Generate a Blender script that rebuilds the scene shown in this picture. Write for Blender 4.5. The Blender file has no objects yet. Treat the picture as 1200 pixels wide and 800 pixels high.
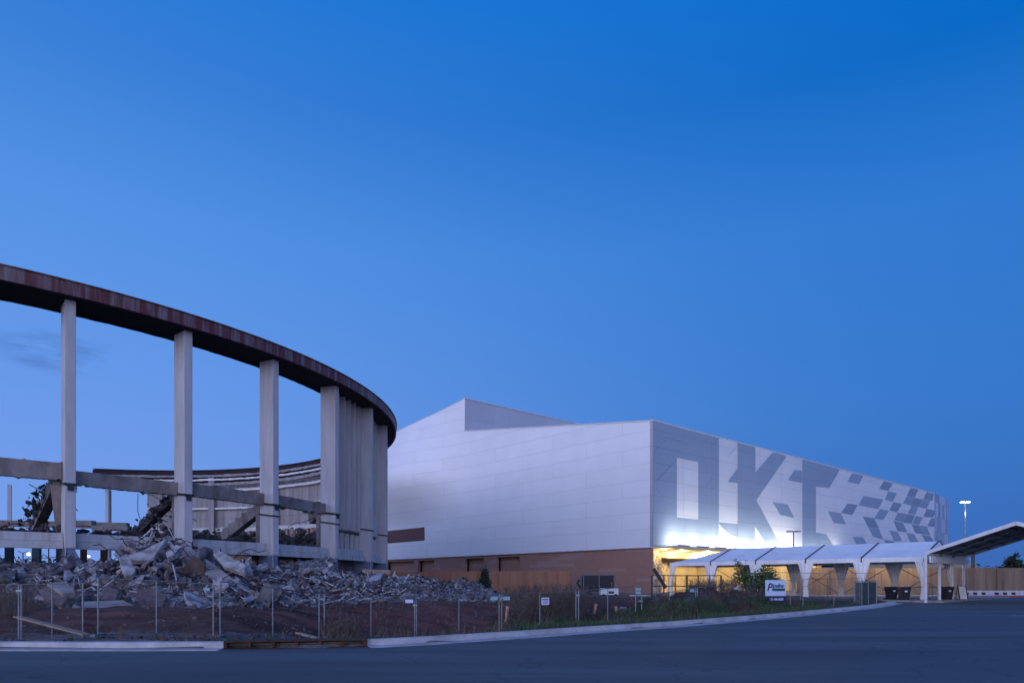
import bpy, bmesh, math, random
from mathutils import Vector, Matrix, noise
R = math.radians
rnd = random.Random(7)
sc = bpy.context.scene
COL = sc.collection
HZ, F, CH = 682.0, 800.0, 1.5      # horizon row, focal length and eye height used for surveying points

def P(x, y, d):                      # picture measurement -> world point at depth d
    return Vector(((x-600)/F*d, d, CH+(HZ-y)*d/F))
def lerp(a, b, t): return a+(b-a)*t
def interp(tab, x):
    if x <= tab[0][0]: return tab[0][1]
    for (a, fa), (b, fb) in zip(tab, tab[1:]):
        if x <= b: return fa+(fb-fa)*(x-a)/(b-a)
    return tab[-1][1]
def ss(t):
    t = max(0, min(1, t)); return t*t*(3-2*t)

# ---------------------------------------------------------------- materials
def newmat(name):
    m = bpy.data.materials.new(name); m.use_nodes = True
    nt = m.node_tree; return m, nt, nt.nodes['Principled BSDF']
def node(nt, typ, **kw):
    n = nt.nodes.new(typ)
    for k, v in kw.items():
        if k in n.inputs.keys(): n.inputs[k].default_value = v
        else: setattr(n, k, v)
    return n
def rgb(c): return (c[0], c[1], c[2], 1)
def mat(name, c, c2=None, rough=.8, scale=(1, 1, 1), nscale=2.0, bump=0.0, bscale=None, metal=0.0, detail=6, lo=.35, hi=.65, spec=.3, rand=0.0, trans=0.0):
    m, nt, b = newmat(name)
    b.inputs['Roughness'].default_value = rough; b.inputs['Metallic'].default_value = metal
    b.inputs['Specular IOR Level'].default_value = spec
    if trans: b.inputs['Transmission Weight'].default_value = trans
    L = nt.links.new
    tc = node(nt, 'ShaderNodeTexCoord'); mp = node(nt, 'ShaderNodeMapping'); mp.inputs['Scale'].default_value = scale
    L(tc.outputs['Object'], mp.inputs['Vector'])
    c2 = c2 or tuple(v*.75 for v in c)
    n = node(nt, 'ShaderNodeTexNoise', Scale=nscale, Detail=detail, Roughness=.62)
    L(mp.outputs[0], n.inputs['Vector'])
    r = node(nt, 'ShaderNodeValToRGB'); r.color_ramp.elements[0].position = lo; r.color_ramp.elements[1].position = hi
    r.color_ramp.elements[0].color = rgb(c2); r.color_ramp.elements[1].color = rgb(c)
    L(n.outputs['Fac'], r.inputs[0]); out = r.outputs[0]
    if rand:
        oi = node(nt, 'ShaderNodeObjectInfo'); gi = node(nt, 'ShaderNodeNewGeometry')
        ad = node(nt, 'ShaderNodeMath', operation='ADD'); L(oi.outputs['Random'], ad.inputs[0]); L(gi.outputs['Random Per Island'], ad.inputs[1])
        fr = node(nt, 'ShaderNodeMath', operation='FRACT'); L(ad.outputs[0], fr.inputs[0])
        r2 = node(nt, 'ShaderNodeValToRGB')
        e = r2.color_ramp.elements; e[0].position = 0; e[0].color = rgb((1-rand, 1-rand, 1-rand)); e[1].position = 1; e[1].color = rgb((1+rand*.9, 1+rand*.85, 1+rand*.85))
        x = e.new(.3); x.color = rgb((1, .86, .82)); x = e.new(.6); x.color = rgb((.92, .97, 1.08))
        L(fr.outputs[0], r2.inputs[0])
        mx = node(nt, 'ShaderNodeMixRGB', blend_type='MULTIPLY'); mx.inputs[0].default_value = 1
        L(out, mx.inputs[1]); L(r2.outputs[0], mx.inputs[2]); out = mx.outputs[0]
    L(out, b.inputs['Base Color'])
    if bump:
        n2 = node(nt, 'ShaderNodeTexNoise', Scale=bscale or nscale*4, Detail=8, Roughness=.7); L(tc.outputs['Object'], n2.inputs['Vector'])
        bm = node(nt, 'ShaderNodeBump', Strength=bump, Distance=.05); L(n2.outputs['Fac'], bm.inputs['Height']); L(bm.outputs[0], b.inputs['Normal'])
    return m
def emis(name, c, s):
    m, nt, b = newmat(name)
    b.inputs['Base Color'].default_value = rgb(c); b.inputs['Emission Color'].default_value = rgb(c); b.inputs['Emission Strength'].default_value = s
    return m
def panelmat(name, c, axis, joint=.72, w=6.2, h=1.93, rough=.42, offs=(0, 0, 0), var=.05, freq=0.0, mort=.03):
    """metal cladding panels with thin joints; axis = which local axis runs along the wall"""
    m, nt, b = newmat(name); L = nt.links.new
    b.inputs['Roughness'].default_value = rough; b.inputs['Specular IOR Level'].default_value = .4
    tc = node(nt, 'ShaderNodeTexCoord'); sp = node(nt, 'ShaderNodeSeparateXYZ'); L(tc.outputs['Object'], sp.inputs[0])
    cb = node(nt, 'ShaderNodeCombineXYZ'); L(sp.outputs[axis], cb.inputs[0]); L(sp.outputs['Z'], cb.inputs[1])
    mp = node(nt, 'ShaderNodeMapping'); mp.inputs['Location'].default_value = offs; L(cb.outputs[0], mp.inputs[0])
    bt = node(nt, 'ShaderNodeTexBrick', offset=freq, squash=1.0); L(mp.outputs[0], bt.inputs['Vector'])
    bt.inputs['Scale'].default_value = 1; bt.inputs['Brick Width'].default_value = w; bt.inputs['Row Height'].default_value = h
    bt.inputs['Mortar Size'].default_value = mort; bt.inputs['Mortar Smooth'].default_value = .3; bt.inputs['Bias'].default_value = 0
    bt.inputs['Color1'].default_value = rgb(tuple(v*(1-var) for v in c)); bt.inputs['Color2'].default_value = rgb(tuple(min(1, v*(1+var)) for v in c))
    bt.inputs['Mortar'].default_value = rgb(tuple(v*joint for v in c))
    n = node(nt, 'ShaderNodeTexNoise', Scale=.35, Detail=5); L(tc.outputs['Object'], n.inputs[0])
    mr = node(nt, 'ShaderNodeMapRange'); mr.inputs[3].default_value = .93; mr.inputs[4].default_value = 1.05; L(n.outputs['Fac'], mr.inputs[0])
    mx = node(nt, 'ShaderNodeMixRGB', blend_type='MULTIPLY'); mx.inputs[0].default_value = 1; L(bt.outputs[0], mx.inputs[1]); L(mr.outputs[0], mx.inputs[2])
    L(mx.outputs[0], b.inputs['Base Color'])
    bp = node(nt, 'ShaderNodeBump', Strength=.4, Distance=.03, invert=True); L(bt.outputs['Fac'], bp.inputs['Height']); L(bp.outputs[0], b.inputs['Normal'])
    return m

M = {}
M['concrete'] = mat('concrete', (.34, .32, .315), (.17, .15, .145), .85, nscale=1.2, bump=.9, bscale=6, detail=10)
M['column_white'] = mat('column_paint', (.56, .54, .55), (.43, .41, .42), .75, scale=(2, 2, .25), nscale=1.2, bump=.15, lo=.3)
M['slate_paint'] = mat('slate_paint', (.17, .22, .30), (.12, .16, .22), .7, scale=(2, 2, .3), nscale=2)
M['beam_dirty'] = mat('beam_concrete', (.30, .26, .245), (.14, .115, .10), .9, scale=(1, 1, .5), nscale=.9, bump=.6, bscale=5, detail=9)
M['ledge'] = mat('ledge_paint', (.50, .49, .50), (.30, .25, .22), .8, scale=(1, 1, .15), nscale=2.2, bump=.3, lo=.25, hi=.55)
M['maroon'] = mat('maroon_fascia', (.11, .034, .038), (.22, .17, .18), .55, scale=(1.6, 1.6, .12), nscale=1.6, detail=8, lo=.36, hi=.55)
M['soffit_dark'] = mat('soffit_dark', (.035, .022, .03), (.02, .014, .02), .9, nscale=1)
M['siding'] = mat('ribbed_siding', (.30, .31, .33), (.24, .25, .27), .6, scale=(1, 1, .1), nscale=2)
M['siding_old'] = mat('old_siding', (.34, .325, .33), (.19, .175, .175), .8, scale=(2, 2, .12), nscale=1.0, detail=8)
M['fin_brown'] = mat('brown_fins', (.34, .25, .21), (.24, .17, .15), .8, scale=(3, 3, .2), nscale=1)
M['steel_dark'] = mat('dark_steel', (.03, .06, .07), (.015, .03, .04), .5, nscale=3, metal=.3)
M['rust'] = mat('rusty_steel', (.10, .042, .03), (.04, .022, .018), .85, nscale=6, bump=.3)
M['teal_paint'] = mat('teal_post_paint', (.06, .14, .17), (.04, .08, .10), .7, nscale=2)
M['rubble'] = mat('broken_concrete', (.33, .325, .34), (.115, .108, .112), .9, nscale=2.4, bump=1.0, bscale=7, rand=.6, lo=.4, hi=.6)
M['rubble_gap_shade'] = mat('crushed_concrete_shaded', (.19, .187, .197), (.055, .052, .054), .95, nscale=2.2, bump=.8, bscale=9, rand=.85)  # rubble colour darkened to paint shade into the gaps between the chunks
M['rubble_red'] = mat('broken_aggregate', (.17, .13, .125), (.085, .06, .058), .95, nscale=2.5, bump=.9, bscale=12, rand=.2)
M['slab'] = mat('pale_slab', (.42, .405, .41), (.17, .155, .15), .88, nscale=1.5, bump=.45, bscale=9, detail=10, lo=.38, hi=.58)
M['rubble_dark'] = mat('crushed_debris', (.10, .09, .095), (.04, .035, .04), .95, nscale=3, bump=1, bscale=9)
M['galv'] = mat('galvanised_steel', (.27, .31, .34), (.17, .20, .22), .45, nscale=4, metal=.6)
M['rail_dull'] = mat('dull_steel', (.16, .18, .19), (.10, .11, .12), .6, nscale=4, metal=.3)
M['dark_rail'] = mat('dark_rail', (.05, .055, .06), None, .5, nscale=4)
M['black_plastic'] = mat('black_plastic', (.012, .014, .022), (.02, .02, .03), .45, nscale=3)
M['white_metal'] = mat('white_metal', (.68, .68, .70), (.55, .55, .57), .4, nscale=2)
M['tent'] = mat('tent_fabric', (.86, .85, .84), (.74, .73, .73), .6, nscale=.9, bump=.5, bscale=1.6)
M['strap'] = mat('tent_strap', (.05, .06, .09), None, .6)
M['plywood'] = mat('plywood_fence', (.34, .175, .11), (.22, .11, .07), .85, scale=(2.2, 2.2, .12), nscale=1.0, detail=8, lo=.3, hi=.7)
M['plywood_far'] = mat('plywood_far', (.26, .185, .125), (.13, .09, .065), .85, scale=(1.3, 1.3, .1), nscale=1.0, detail=8, lo=.3, hi=.7)
M['wood'] = mat('weathered_wood', (.36, .27, .20), (.22, .16, .12), .85, scale=(1, 8, 8), nscale=1)
M['stucco'] = mat('tan_stucco', (.52, .42, .27), (.42, .33, .20), .8, nscale=1.2)
M['cream'] = mat('cream_panel', (.62, .54, .42), (.55, .47, .36), .6, nscale=.7)
M['asphalt_edge'] = None
M['curb'] = mat('kerb_concrete', (.52, .50, .50), (.33, .31, .31), .85, nscale=1.5, bump=.3, bscale=14, detail=9)
M['red_paint'] = mat('red_kerb_paint', (.42, .05, .05), (.3, .06, .06), .7, nscale=4)
M['trailer'] = mat('charcoal_mesh', (.022, .022, .03), (.035, .03, .035), .75, nscale=4)
M['pipe_orange'] = mat('orange_pipe', (.62, .33, .22), (.5, .25, .17), .6, nscale=8)
M['pipe_yellow'] = mat('yellow_pipe', (.55, .42, .12), (.4, .3, .1), .6, nscale=8)
M['cyan_sign'] = mat('pale_cyan_plate', (.26, .46, .52), (.2, .36, .42), .5, nscale=8)
M['sign_white'] = mat('sign_white', (.62, .70, .86), (.52, .60, .78), .5, nscale=7)
M['ink_blue'] = mat('ink_navy', (.025, .03, .09), None, .6)
M['ink_teal'] = mat('ink_teal', (.03, .10, .16), None, .6)
M['leaf'] = mat('leaf_green', (.09, .14, .04), (.05, .09, .025), .6, nscale=1.5, rand=.35)
M['needle'] = mat('needle_green', (.03, .055, .03), (.018, .035, .02), .7, nscale=2, rand=.3)
M['bark'] = mat('bark', (.10, .07, .05), (.05, .035, .03), .9, nscale=6, bump=.5)
M['dry'] = mat('dry_stems', (.17, .13, .095), (.09, .07, .055), .9, nscale=3, rand=.35)
M['grass'] = mat('grass_blades', (.06, .105, .045), (.04, .07, .032), .8, nscale=.4, rand=.4)
M['louver'] = mat('brown_louver', (.15, .075, .07), (.12, .06, .055), .7, scale=(1, 1, 6), nscale=2)
M['paintline'] = mat('road_paint', (.42, .42, .42), (.25, .25, .25), .8, nscale=6)
M['glass_door'] = mat('door_paint', (.55, .42, .20), (.48, .36, .16), .5, nscale=2)
M['lamp_on'] = emis('lamp_glow', (1.0, .93, .72), 25)
M['lamp_far'] = emis('lamp_far_glow', (.95, .95, .82), 9)
M['lamp_warm'] = emis('soffit_glow', (1.0, .80, .42), 12)
M['flood_lens'] = emis('flood_lens', (.95, .97, 1.0), 6)
M['off_lens'] = mat('lamp_lens', (.8, .8, .8), None, .3)

# brick base with scattered pale courses
def brickmat():
    m, nt, b = newmat('brown_brick'); L = nt.links.new
    b.inputs['Roughness'].default_value = .85
    tc = node(nt, 'ShaderNodeTexCoord'); sp = node(nt, 'ShaderNodeSeparateXYZ'); L(tc.outputs['Object'], sp.inputs[0])
    cb = node(nt, 'ShaderNodeCombineXYZ'); ad = node(nt, 'ShaderNodeMath', operation='ADD'); L(sp.outputs['Y'], ad.inputs[0]); L(sp.outputs['X'], ad.inputs[1])
    L(ad.outputs[0], cb.inputs[0]); L(sp.outputs['Z'], cb.inputs[1])
    bt = node(nt, 'ShaderNodeTexBrick', offset=.5); L(cb.outputs[0], bt.inputs['Vector'])
    bt.inputs['Scale'].default_value = 1; bt.inputs['Brick Width'].default_value = .6; bt.inputs['Row Height'].default_value = .2; bt.inputs['Mortar Size'].default_value = .02
    bt.inputs['Color1'].default_value = rgb((.34, .185, .14)); bt.inputs['Color2'].default_value = rgb((.31, .165, .125)); bt.inputs['Mortar'].default_value = rgb((.29, .17, .135))
    b2 = node(nt, 'ShaderNodeTexBrick', offset=.37, squash=1.0); L(cb.outputs[0], b2.inputs['Vector'])
    b2.inputs['Scale'].default_value = 1; b2.inputs['Brick Width'].default_value = 4.3; b2.inputs['Row Height'].default_value = .4; b2.inputs['Mortar Size'].default_value = .0
    b2.inputs['Color1'].default_value = rgb((0, 0, 0)); b2.inputs['Color2'].default_value = rgb((1, 1, 1))
    st = node(nt, 'ShaderNodeValToRGB'); st.color_ramp.interpolation = 'CONSTANT'
    st.color_ramp.elements[0].color = rgb((0, 0, 0)); st.color_ramp.elements[1].position = .80; st.color_ramp.elements[1].color = rgb((.75, .75, .75))
    L(b2.outputs[0], st.inputs[0])
    mx = node(nt, 'ShaderNodeMixRGB'); L(st.outputs[0], mx.inputs[0]); L(bt.outputs[0], mx.inputs[1]); mx.inputs[2].default_value = rgb((.36, .23, .20))
    L(mx.outputs[0], b.inputs['Base Color']); return m
M['brick'] = brickmat()
def stonemat():
    m, nt, b = newmat('mosaic_stone'); L = nt.links.new
    b.inputs['Roughness'].default_value = .8
    tc = node(nt, 'ShaderNodeTexCoord'); v = node(nt, 'ShaderNodeTexVoronoi', Scale=3.2); v.inputs['Randomness'].default_value = .8; L(tc.outputs['Object'], v.inputs[0])
    r = node(nt, 'ShaderNodeValToRGB'); r.color_ramp.elements[0].color = rgb((.16, .12, .09)); r.color_ramp.elements[1].color = rgb((.60, .50, .38))
    s = node(nt, 'ShaderNodeSeparateColor'); L(v.outputs['Color'], s.inputs[0]); L(s.outputs[0], r.inputs[0]); L(r.outputs[0], b.inputs['Base Color']); return m
M['stone'] = stonemat()
def meshmat(name, c, scale, cover):
    """woven wire: diagonal wires opaque, openings clear"""
    m, nt, b = newmat(name); L = nt.links.new
    b.inputs['Base Color'].default_value = rgb(c); b.inputs['Roughness'].default_value = .5; b.inputs['Metallic'].default_value = .4
    tc = node(nt, 'ShaderNodeTexCoord'); outs = []
    for a in (45, -45):
        mp = node(nt, 'ShaderNodeMapping'); mp.inputs['Rotation'].default_value = (0, R(a), 0); L(tc.outputs['Object'], mp.inputs[0])
        w = node(nt, 'ShaderNodeTexWave', bands_direction='X', Scale=scale); L(mp.outputs[0], w.inputs[0])
        g = node(nt, 'ShaderNodeMath', operation='GREATER_THAN'); g.inputs[1].default_value = 1-cover; L(w.outputs['Fac'], g.inputs[0]); outs.append(g)
    mxx = node(nt, 'ShaderNodeMath', operation='MAXIMUM'); L(outs[0].outputs[0], mxx.inputs[0]); L(outs[1].outputs[0], mxx.inputs[1])
    L(mxx.outputs[0], b.inputs['Alpha']); return m
M['chain'] = meshmat('chain_link', (.16, .17, .18), 5.0, .003)
def asphaltmat():
    m, nt, b = newmat('asphalt'); L = nt.links.new
    tc = node(nt, 'ShaderNodeTexCoord')
    mp = node(nt, 'ShaderNodeMapping'); mp.inputs['Scale'].default_value = (.07, .5, 1); mp.inputs['Rotation'].default_value = (0, 0, R(14)); L(tc.outputs['Object'], mp.inputs[0])
    n1 = node(nt, 'ShaderNodeTexNoise', Scale=1.0, Detail=7, Roughness=.6); L(mp.outputs[0], n1.inputs[0])
    r = node(nt, 'ShaderNodeValToRGB'); r.color_ramp.elements[0].position = .3; r.color_ramp.elements[1].position = .72
    r.color_ramp.elements[0].color = rgb((.032, .034, .038)); r.color_ramp.elements[1].color = rgb((.125, .127, .132)); L(n1.outputs['Fac'], r.inputs[0])
    n2 = node(nt, 'ShaderNodeTexNoise', Scale=55, Detail=3); L(tc.outputs['Object'], n2.inputs[0])
    mr = node(nt, 'ShaderNodeMapRange'); mr.inputs[1].default_value = .3; mr.inputs[2].default_value = .7; mr.inputs[3].default_value = .72; mr.inputs[4].default_value = 1.25; L(n2.outputs['Fac'], mr.inputs[0])
    mx = node(nt, 'ShaderNodeMixRGB', blend_type='MULTIPLY'); mx.inputs[0].default_value = 1; L(r.outputs[0], mx.inputs[1]); L(mr.outputs[0], mx.inputs[2]); L(mx.outputs[0], b.inputs['Base Color'])
    # tar-filled crack lines
    vo = node(nt, 'ShaderNodeTexVoronoi', feature='DISTANCE_TO_EDGE', Scale=.22); vo.inputs['Randomness'].default_value = 1
    nw = node(nt, 'ShaderNodeTexNoise', Scale=.8, Detail=5); L(tc.outputs['Object'], nw.inputs[0])
    av = node(nt, 'ShaderNodeVectorMath', operation='ADD'); sv = node(nt, 'ShaderNodeVectorMath', operation='SCALE'); sv.inputs['Scale'].default_value = 2.2; L(nw.outputs['Color'], sv.inputs[0])
    L(tc.outputs['Object'], av.inputs[0]); L(sv.outputs[0], av.inputs[1]); L(av.outputs[0], vo.inputs['Vector'])
    lt = node(nt, 'ShaderNodeMath', operation='LESS_THAN'); lt.inputs[1].default_value = .006; L(vo.outputs['Distance'], lt.inputs[0])
    m3 = node(nt, 'ShaderNodeMixRGB'); sc_ = node(nt, 'ShaderNodeMath', operation='MULTIPLY'); sc_.inputs[1].default_value = .5; L(lt.outputs[0], sc_.inputs[0]); L(sc_.outputs[0], m3.inputs[0])
    L(mx.outputs[0], m3.inputs[1]); m3.inputs[2].default_value = rgb((.02, .02, .022)); L(m3.outputs[0], b.inputs['Base Color'])
    rr = node(nt, 'ShaderNodeMapRange'); rr.inputs[3].default_value = .62; rr.inputs[4].default_value = .85; L(n1.outputs['Fac'], rr.inputs[0]); L(rr.outputs[0], b.inputs['Roughness'])
    b.inputs['Specular IOR Level'].default_value = .5
    bp = node(nt, 'ShaderNodeBump', Strength=.5, Distance=.01); L(n2.outputs['Fac'], bp.inputs['Height']); L(bp.outputs[0], b.inputs['Normal'])
    return m
M['asphalt'] = asphaltmat()
def groundmat():
    m, nt, b = newmat('soil'); L = nt.links.new
    at = node(nt, 'ShaderNodeAttribute', attribute_name='zone'); tc = node(nt, 'ShaderNodeTexCoord')
    n = node(nt, 'ShaderNodeTexNoise', Scale=1.4, Detail=9, Roughness=.7); L(tc.outputs['Object'], n.inputs[0])
    mr = node(nt, 'ShaderNodeMapRange'); mr.inputs[1].default_value = .3; mr.inputs[2].default_value = .7; mr.inputs[3].default_value = .5; mr.inputs[4].default_value = 1.35; L(n.outputs['Fac'], mr.inputs[0])
    mx = node(nt, 'ShaderNodeMixRGB', blend_type='MULTIPLY'); mx.inputs[0].default_value = 1; L(at.outputs['Color'], mx.inputs[1]); L(mr.outputs[0], mx.inputs[2])
    L(mx.outputs[0], b.inputs['Base Color']); b.inputs['Roughness'].default_value = .95; b.inputs['Specular IOR Level'].default_value = .15
    n2 = node(nt, 'ShaderNodeTexNoise', Scale=5, Detail=9, Roughness=.75); L(tc.outputs['Object'], n2.inputs[0])
    bp = node(nt, 'ShaderNodeBump', Strength=.9, Distance=.12); L(n2.outputs['Fac'], bp.inputs['Height']); L(bp.outputs[0], b.inputs['Normal'])
    return m
M['soil'] = groundmat()

# ---------------------------------------------------------------- mesh builder
def chain_matrix(o):
    m = Matrix.Identity(4)
    while o is not None:
        m = Matrix.LocRotScale(o.location, o.rotation_euler, o.scale) @ m; o = o.parent
    return m
class MB:
    def __init__(s): s.v = []; s.f = []; s.mi = []; s.mat = 0
    def add(s, vs, fs):
        o = len(s.v); s.v += [Vector(v) for v in vs]; s.f += [tuple(i+o for i in f) for f in fs]; s.mi += [s.mat]*len(fs)
    def box(s, c, size, ax=None):
        """c centre, size (x,y,z), ax = 3 axes or z-rotation angle"""
        c = Vector(c)
        if ax is None: X, Y, Z = Vector((1, 0, 0)), Vector((0, 1, 0)), Vector((0, 0, 1))
        elif isinstance(ax, (int, float)): X, Y, Z = Vector((math.cos(ax), math.sin(ax), 0)), Vector((-math.sin(ax), math.cos(ax), 0)), Vector((0, 0, 1))
        else: X, Y, Z = ax
        a, b, d = size[0]/2, size[1]/2, size[2]/2
        vs = [c+X*(i*a)+Y*(j*b)+Z*(k*d) for k in (-1, 1) for j in (-1, 1) for i in (-1, 1)]
        s.add(vs, [(0, 2, 3, 1), (4, 5, 7, 6), (0, 1, 5, 4), (2, 6, 7, 3), (0, 4, 6, 2), (1, 3, 7, 5)])
    def b2(s, lo, hi): s.box([(a+b)/2 for a, b in zip(lo, hi)], [b-a for a, b in zip(lo, hi)])
    def bar(s, p, q, w, h=None, up=Vector((0, 0, 1))):
        p, q = Vector(p), Vector(q); X = (q-p); l = X.length; X.normalize()
        if abs(X.dot(up)) > .98: up = Vector((0, 1, 0))
        Y = up.cross(X).normalized(); Z = X.cross(Y)
        s.box((p+q)/2, (l, w, h or w), (X, Y, Z))
    def tube(s, pts, r, n=8, r2=None, cap=True):
        pts = [Vector(p) for p in pts]; o = len(s.v); k = len(pts); prev = None
        for i, p in enumerate(pts):
            d = (pts[min(i+1, k-1)]-pts[max(i-1, 0)]).normalized()
            a = prev if prev else (Vector((0, 0, 1)) if abs(d.z) < .9 else Vector((1, 0, 0)))
            Y = (a-d*a.dot(d)).normalized(); prev = Y; Z = d.cross(Y)
            rr = lerp(r, r if r2 is None else r2, i/max(1, k-1))
            for j in range(n):
                t = 2*math.pi*j/n; s.v.append(p+Y*math.cos(t)*rr+Z*math.sin(t)*rr)
        for i in range(k-1):
            for j in range(n):
                s.f.append((o+i*n+j, o+i*n+(j+1) % n, o+(i+1)*n+(j+1) % n, o+(i+1)*n+j)); s.mi.append(s.mat)
        if cap:
            s.f.append(tuple(o+j for j in reversed(range(n)))); s.f.append(tuple(o+(k-1)*n+j for j in range(n))); s.mi += [s.mat]*2
    def prism(s, poly, off):
        """poly: list of points, extruded by vector off"""
        n = len(poly); off = Vector(off); a = [Vector(p) for p in poly]
        s.add(a+[p+off for p in a], [tuple(range(n)), tuple(reversed(range(n, 2*n)))]+[(i, i+n, (i+1) % n+n, (i+1) % n) for i in range(n)])
    def quad(s, a, b, c, d): s.add([a, b, c, d], [(0, 1, 2, 3)])
    def build(s, name, mats, parent=None, smooth=False, local=False, bevel=0):
        me = bpy.data.meshes.new(name)
        vs = s.v
        if parent is not None and not local:
            inv = chain_matrix(parent).inverted(); vs = [inv @ v for v in s.v]
        me.from_pydata([tuple(v) for v in vs], [], s.f)
        if not isinstance(mats, (list, tuple)): mats = [mats]
        for m_ in mats: me.materials.append(m_)
        if len(mats) > 1: me.polygons.foreach_set('material_index', s.mi)
        me.validate()
        bm = bmesh.new(); bm.from_mesh(me); bmesh.ops.recalc_face_normals(bm, faces=bm.faces)
        if bevel: bmesh.ops.bevel(bm, geom=list(bm.edges), offset=bevel, segments=1, affect='EDGES')
        bm.to_mesh(me); bm.free()
        if smooth: me.polygons.foreach_set('use_smooth', [True]*len(me.polygons))
        o = bpy.data.objects.new(name, me); COL.objects.link(o); o.parent = parent
        return o
def tag(o, label=None, cat=None, group=None, kind=None):
    if label: o['label'] = label
    if cat: o['category'] = cat
    if group: o['group'] = group
    if kind: o['kind'] = kind
    return o
def empty(name, loc, label, cat, rz=0, group=None):
    o = bpy.data.objects.new(name, None); COL.objects.link(o); o.location = loc; o.rotation_euler = (0, 0, rz); o.empty_display_size = .2
    return tag(o, label, cat, group)
def struct(o, label=None): return tag(o, label, None, None, 'structure')
def copy_tree(o, parent=None):
    c = o.copy(); COL.objects.link(c); c.parent = parent
    for ch in list(o.children): copy_tree(ch, c)
    return c

# ---------------------------------------------------------------- terrain, road, kerb
CURB = [(-60, 15.6), (-30, 15.4), (-11.4, 15.2), (-6.9, 15.35), (-3.6, 16.0), (-2.1, 17.0), (0, 18.75), (2.6, 20.9), (5.95, 23.8), (10.7, 28.6), (15, 33.3), (21.4, 40.7), (27.6, 49)]
def smooth_curve(pts, n=10):
    out = []
    P_ = [Vector((a, b, 0)) for a, b in pts]
    for i in range(len(P_)-1):
        p0, p1, p2, p3 = P_[max(i-1, 0)], P_[i], P_[i+1], P_[min(i+2, len(P_)-1)]
        for k in range(n):
            t = k/n
            out.append(.5*((2*p1)+(p2-p0)*t+(2*p0-5*p1+4*p2-p3)*t*t+(3*p1-p0-3*p2+p3)*t**3))
    out.append(P_[-1]); return out
CC = smooth_curve([(-60, 15.6), (-30, 15.5), (-14, 15.4), (-7, 15.4), (-3.4, 16.05), (0, 18.6), (2.6, 20.9), (5.95, 23.8), (10.7, 28.6), (15, 33.3), (21.4, 40.7), (27.6, 49)])
CTAB = [(p.x, p.y) for p in CC]
def curbY(X): return interp(CTAB, X)
FD = [(-60, 21.0), (24, 21.7), (250, 22), (320, 24), (380, 26), (486, 27.6), (585, 29.6), (675, 31), (745, 32), (815, 34), (866, 37), (926, 40), (1011, 44), (1050, 49)]
FZ = [(24, -.25), (250, -.22), (320, -.42), (380, -.72), (431, -.95), (486, -.92), (585, -.8), (675, -.68), (745, -.5), (815, -.5), (866, -.45), (926, -.13), (1011, 0)]
def ground_z(X, Y):
    if Y < 1: return -.12
    u = Y-curbY(X) if X < 27.6 else -(X-27.6)
    if X >= 27.6 and Y > 69.5: return .02
    if u < 0: return -.12
    px = 600+F*X/max(Y, 1)
    f = interp(FD, px); dz = interp(FZ, px)
    c = curbY(X)
    n = noise.noise(Vector((X*.35, Y*.35, 0)))*.12+noise.noise(Vector((X*1.3, Y*1.3, 3)))*.05
    fade = min(1, u/1.5)
    if Y < f: z = lerp(.06, dz, ss((Y-c-.5)/max(.5, (f-c-1.2)*.8)))
    else:
        top = .42 if px < 700 else lerp(.42, .2, min(1, (px-700)/200))
        z = lerp(dz, top, ss((Y-f-.5)/5.5))
        if px < 700: n += noise.noise(Vector((X*.9, Y*2.2, 9)))*.16
    if Y > 45: z = lerp(z, .12 if X < 4 else .18, ss((Y-45)/25))
    # spoil mounds
    for (mx, my, mh, rx, ry) in ((7.5, 33.0, 1.15, 2.1, 2.0), (10.9, 36.5, 1.15, 2.6, 2.2), (13.4, 38.8, .85, 2.2, 2.0), (9.1, 35.0, .65, 1.8, 1.6), (2.0, 31.5, .35, 2.4, 1.5)):
        q = ((X-mx)/rx)**2+((Y-my)/ry)**2
        if q < 4: z += mh*math.exp(-q**1.5*1.1)*(1+.45*noise.noise(Vector((X*1.1, Y*1.1, 5)))+.25*noise.noise(Vector((X*3.1, Y*3.1, 5))))
    return z+n*fade
def axis_vals(lo, a, b, hi, step, grow=1.28):
    v = []; x = a; s = step
    while x > lo: v.append(x); s *= grow; x -= s
    v.append(lo); v.reverse(); v = v[:-1] if False else v
    x = a+step
    while x < b: v.append(x); x += step
    s = step
    while x < hi: v.append(x); s *= grow; x += s
    v.append(hi); return v
XS = axis_vals(-3500, -40, 40, 3500, .33); YS = axis_vals(-400, 14.5, 52, 4000, .3)
mb = MB(); zone = []
for Y in YS:
    for X in XS:
        z = ground_z(X, Y); mb.v.append(Vector((X, Y, z)))
        px = 600+F*X/max(Y, 1); f = interp(FD, px); n = noise.noise(Vector((X*.22, Y*.3, 1))); n2 = noise.noise(Vector((X*.8, Y*.8, 21)))
        grey = Vector((.10, .085, .08)); red = Vector((.085, .036, .030)); green = Vector((.045, .055, .028)); pale = Vector((.20, .165, .15))
        if Y > 50: c = Vector((.10, .09, .09))
        elif px < 640:
            k = ss((Y-f-.6)/1.0)*(1-ss((Y-f-7)/3)); c = grey.lerp(red, min(1, max(0, k+n2*.25)))
            if Y < f+1.1: c = c.lerp(pale, max(.15, min(.8, .45+n*1.5)))
            c = c*1.15*(1+.9*noise.noise(Vector((X*.15, Y*2.6, 8))))
        else:
            c = green.lerp(red, max(0, min(1, .25+n*2.2+n2)))
            if Y > f+3 and px < 770: c = red
            if px > 765 and z > .55: c = Vector((.085, .05, .042)).lerp(grey, ss(n2*2+.4))
        if Y-curbY(X) < .8 and X < 27: c = pale
        zone.append(c*1.2)
W = len(XS)
for j in range(len(YS)-1):
    for i in range(W-1): mb.f.append((j*W+i, j*W+i+1, (j+1)*W+i+1, (j+1)*W+i))
mb.mi = [0]*len(mb.f)
g = mb.build('ground', M['soil'], smooth=True); struct(g)
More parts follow.
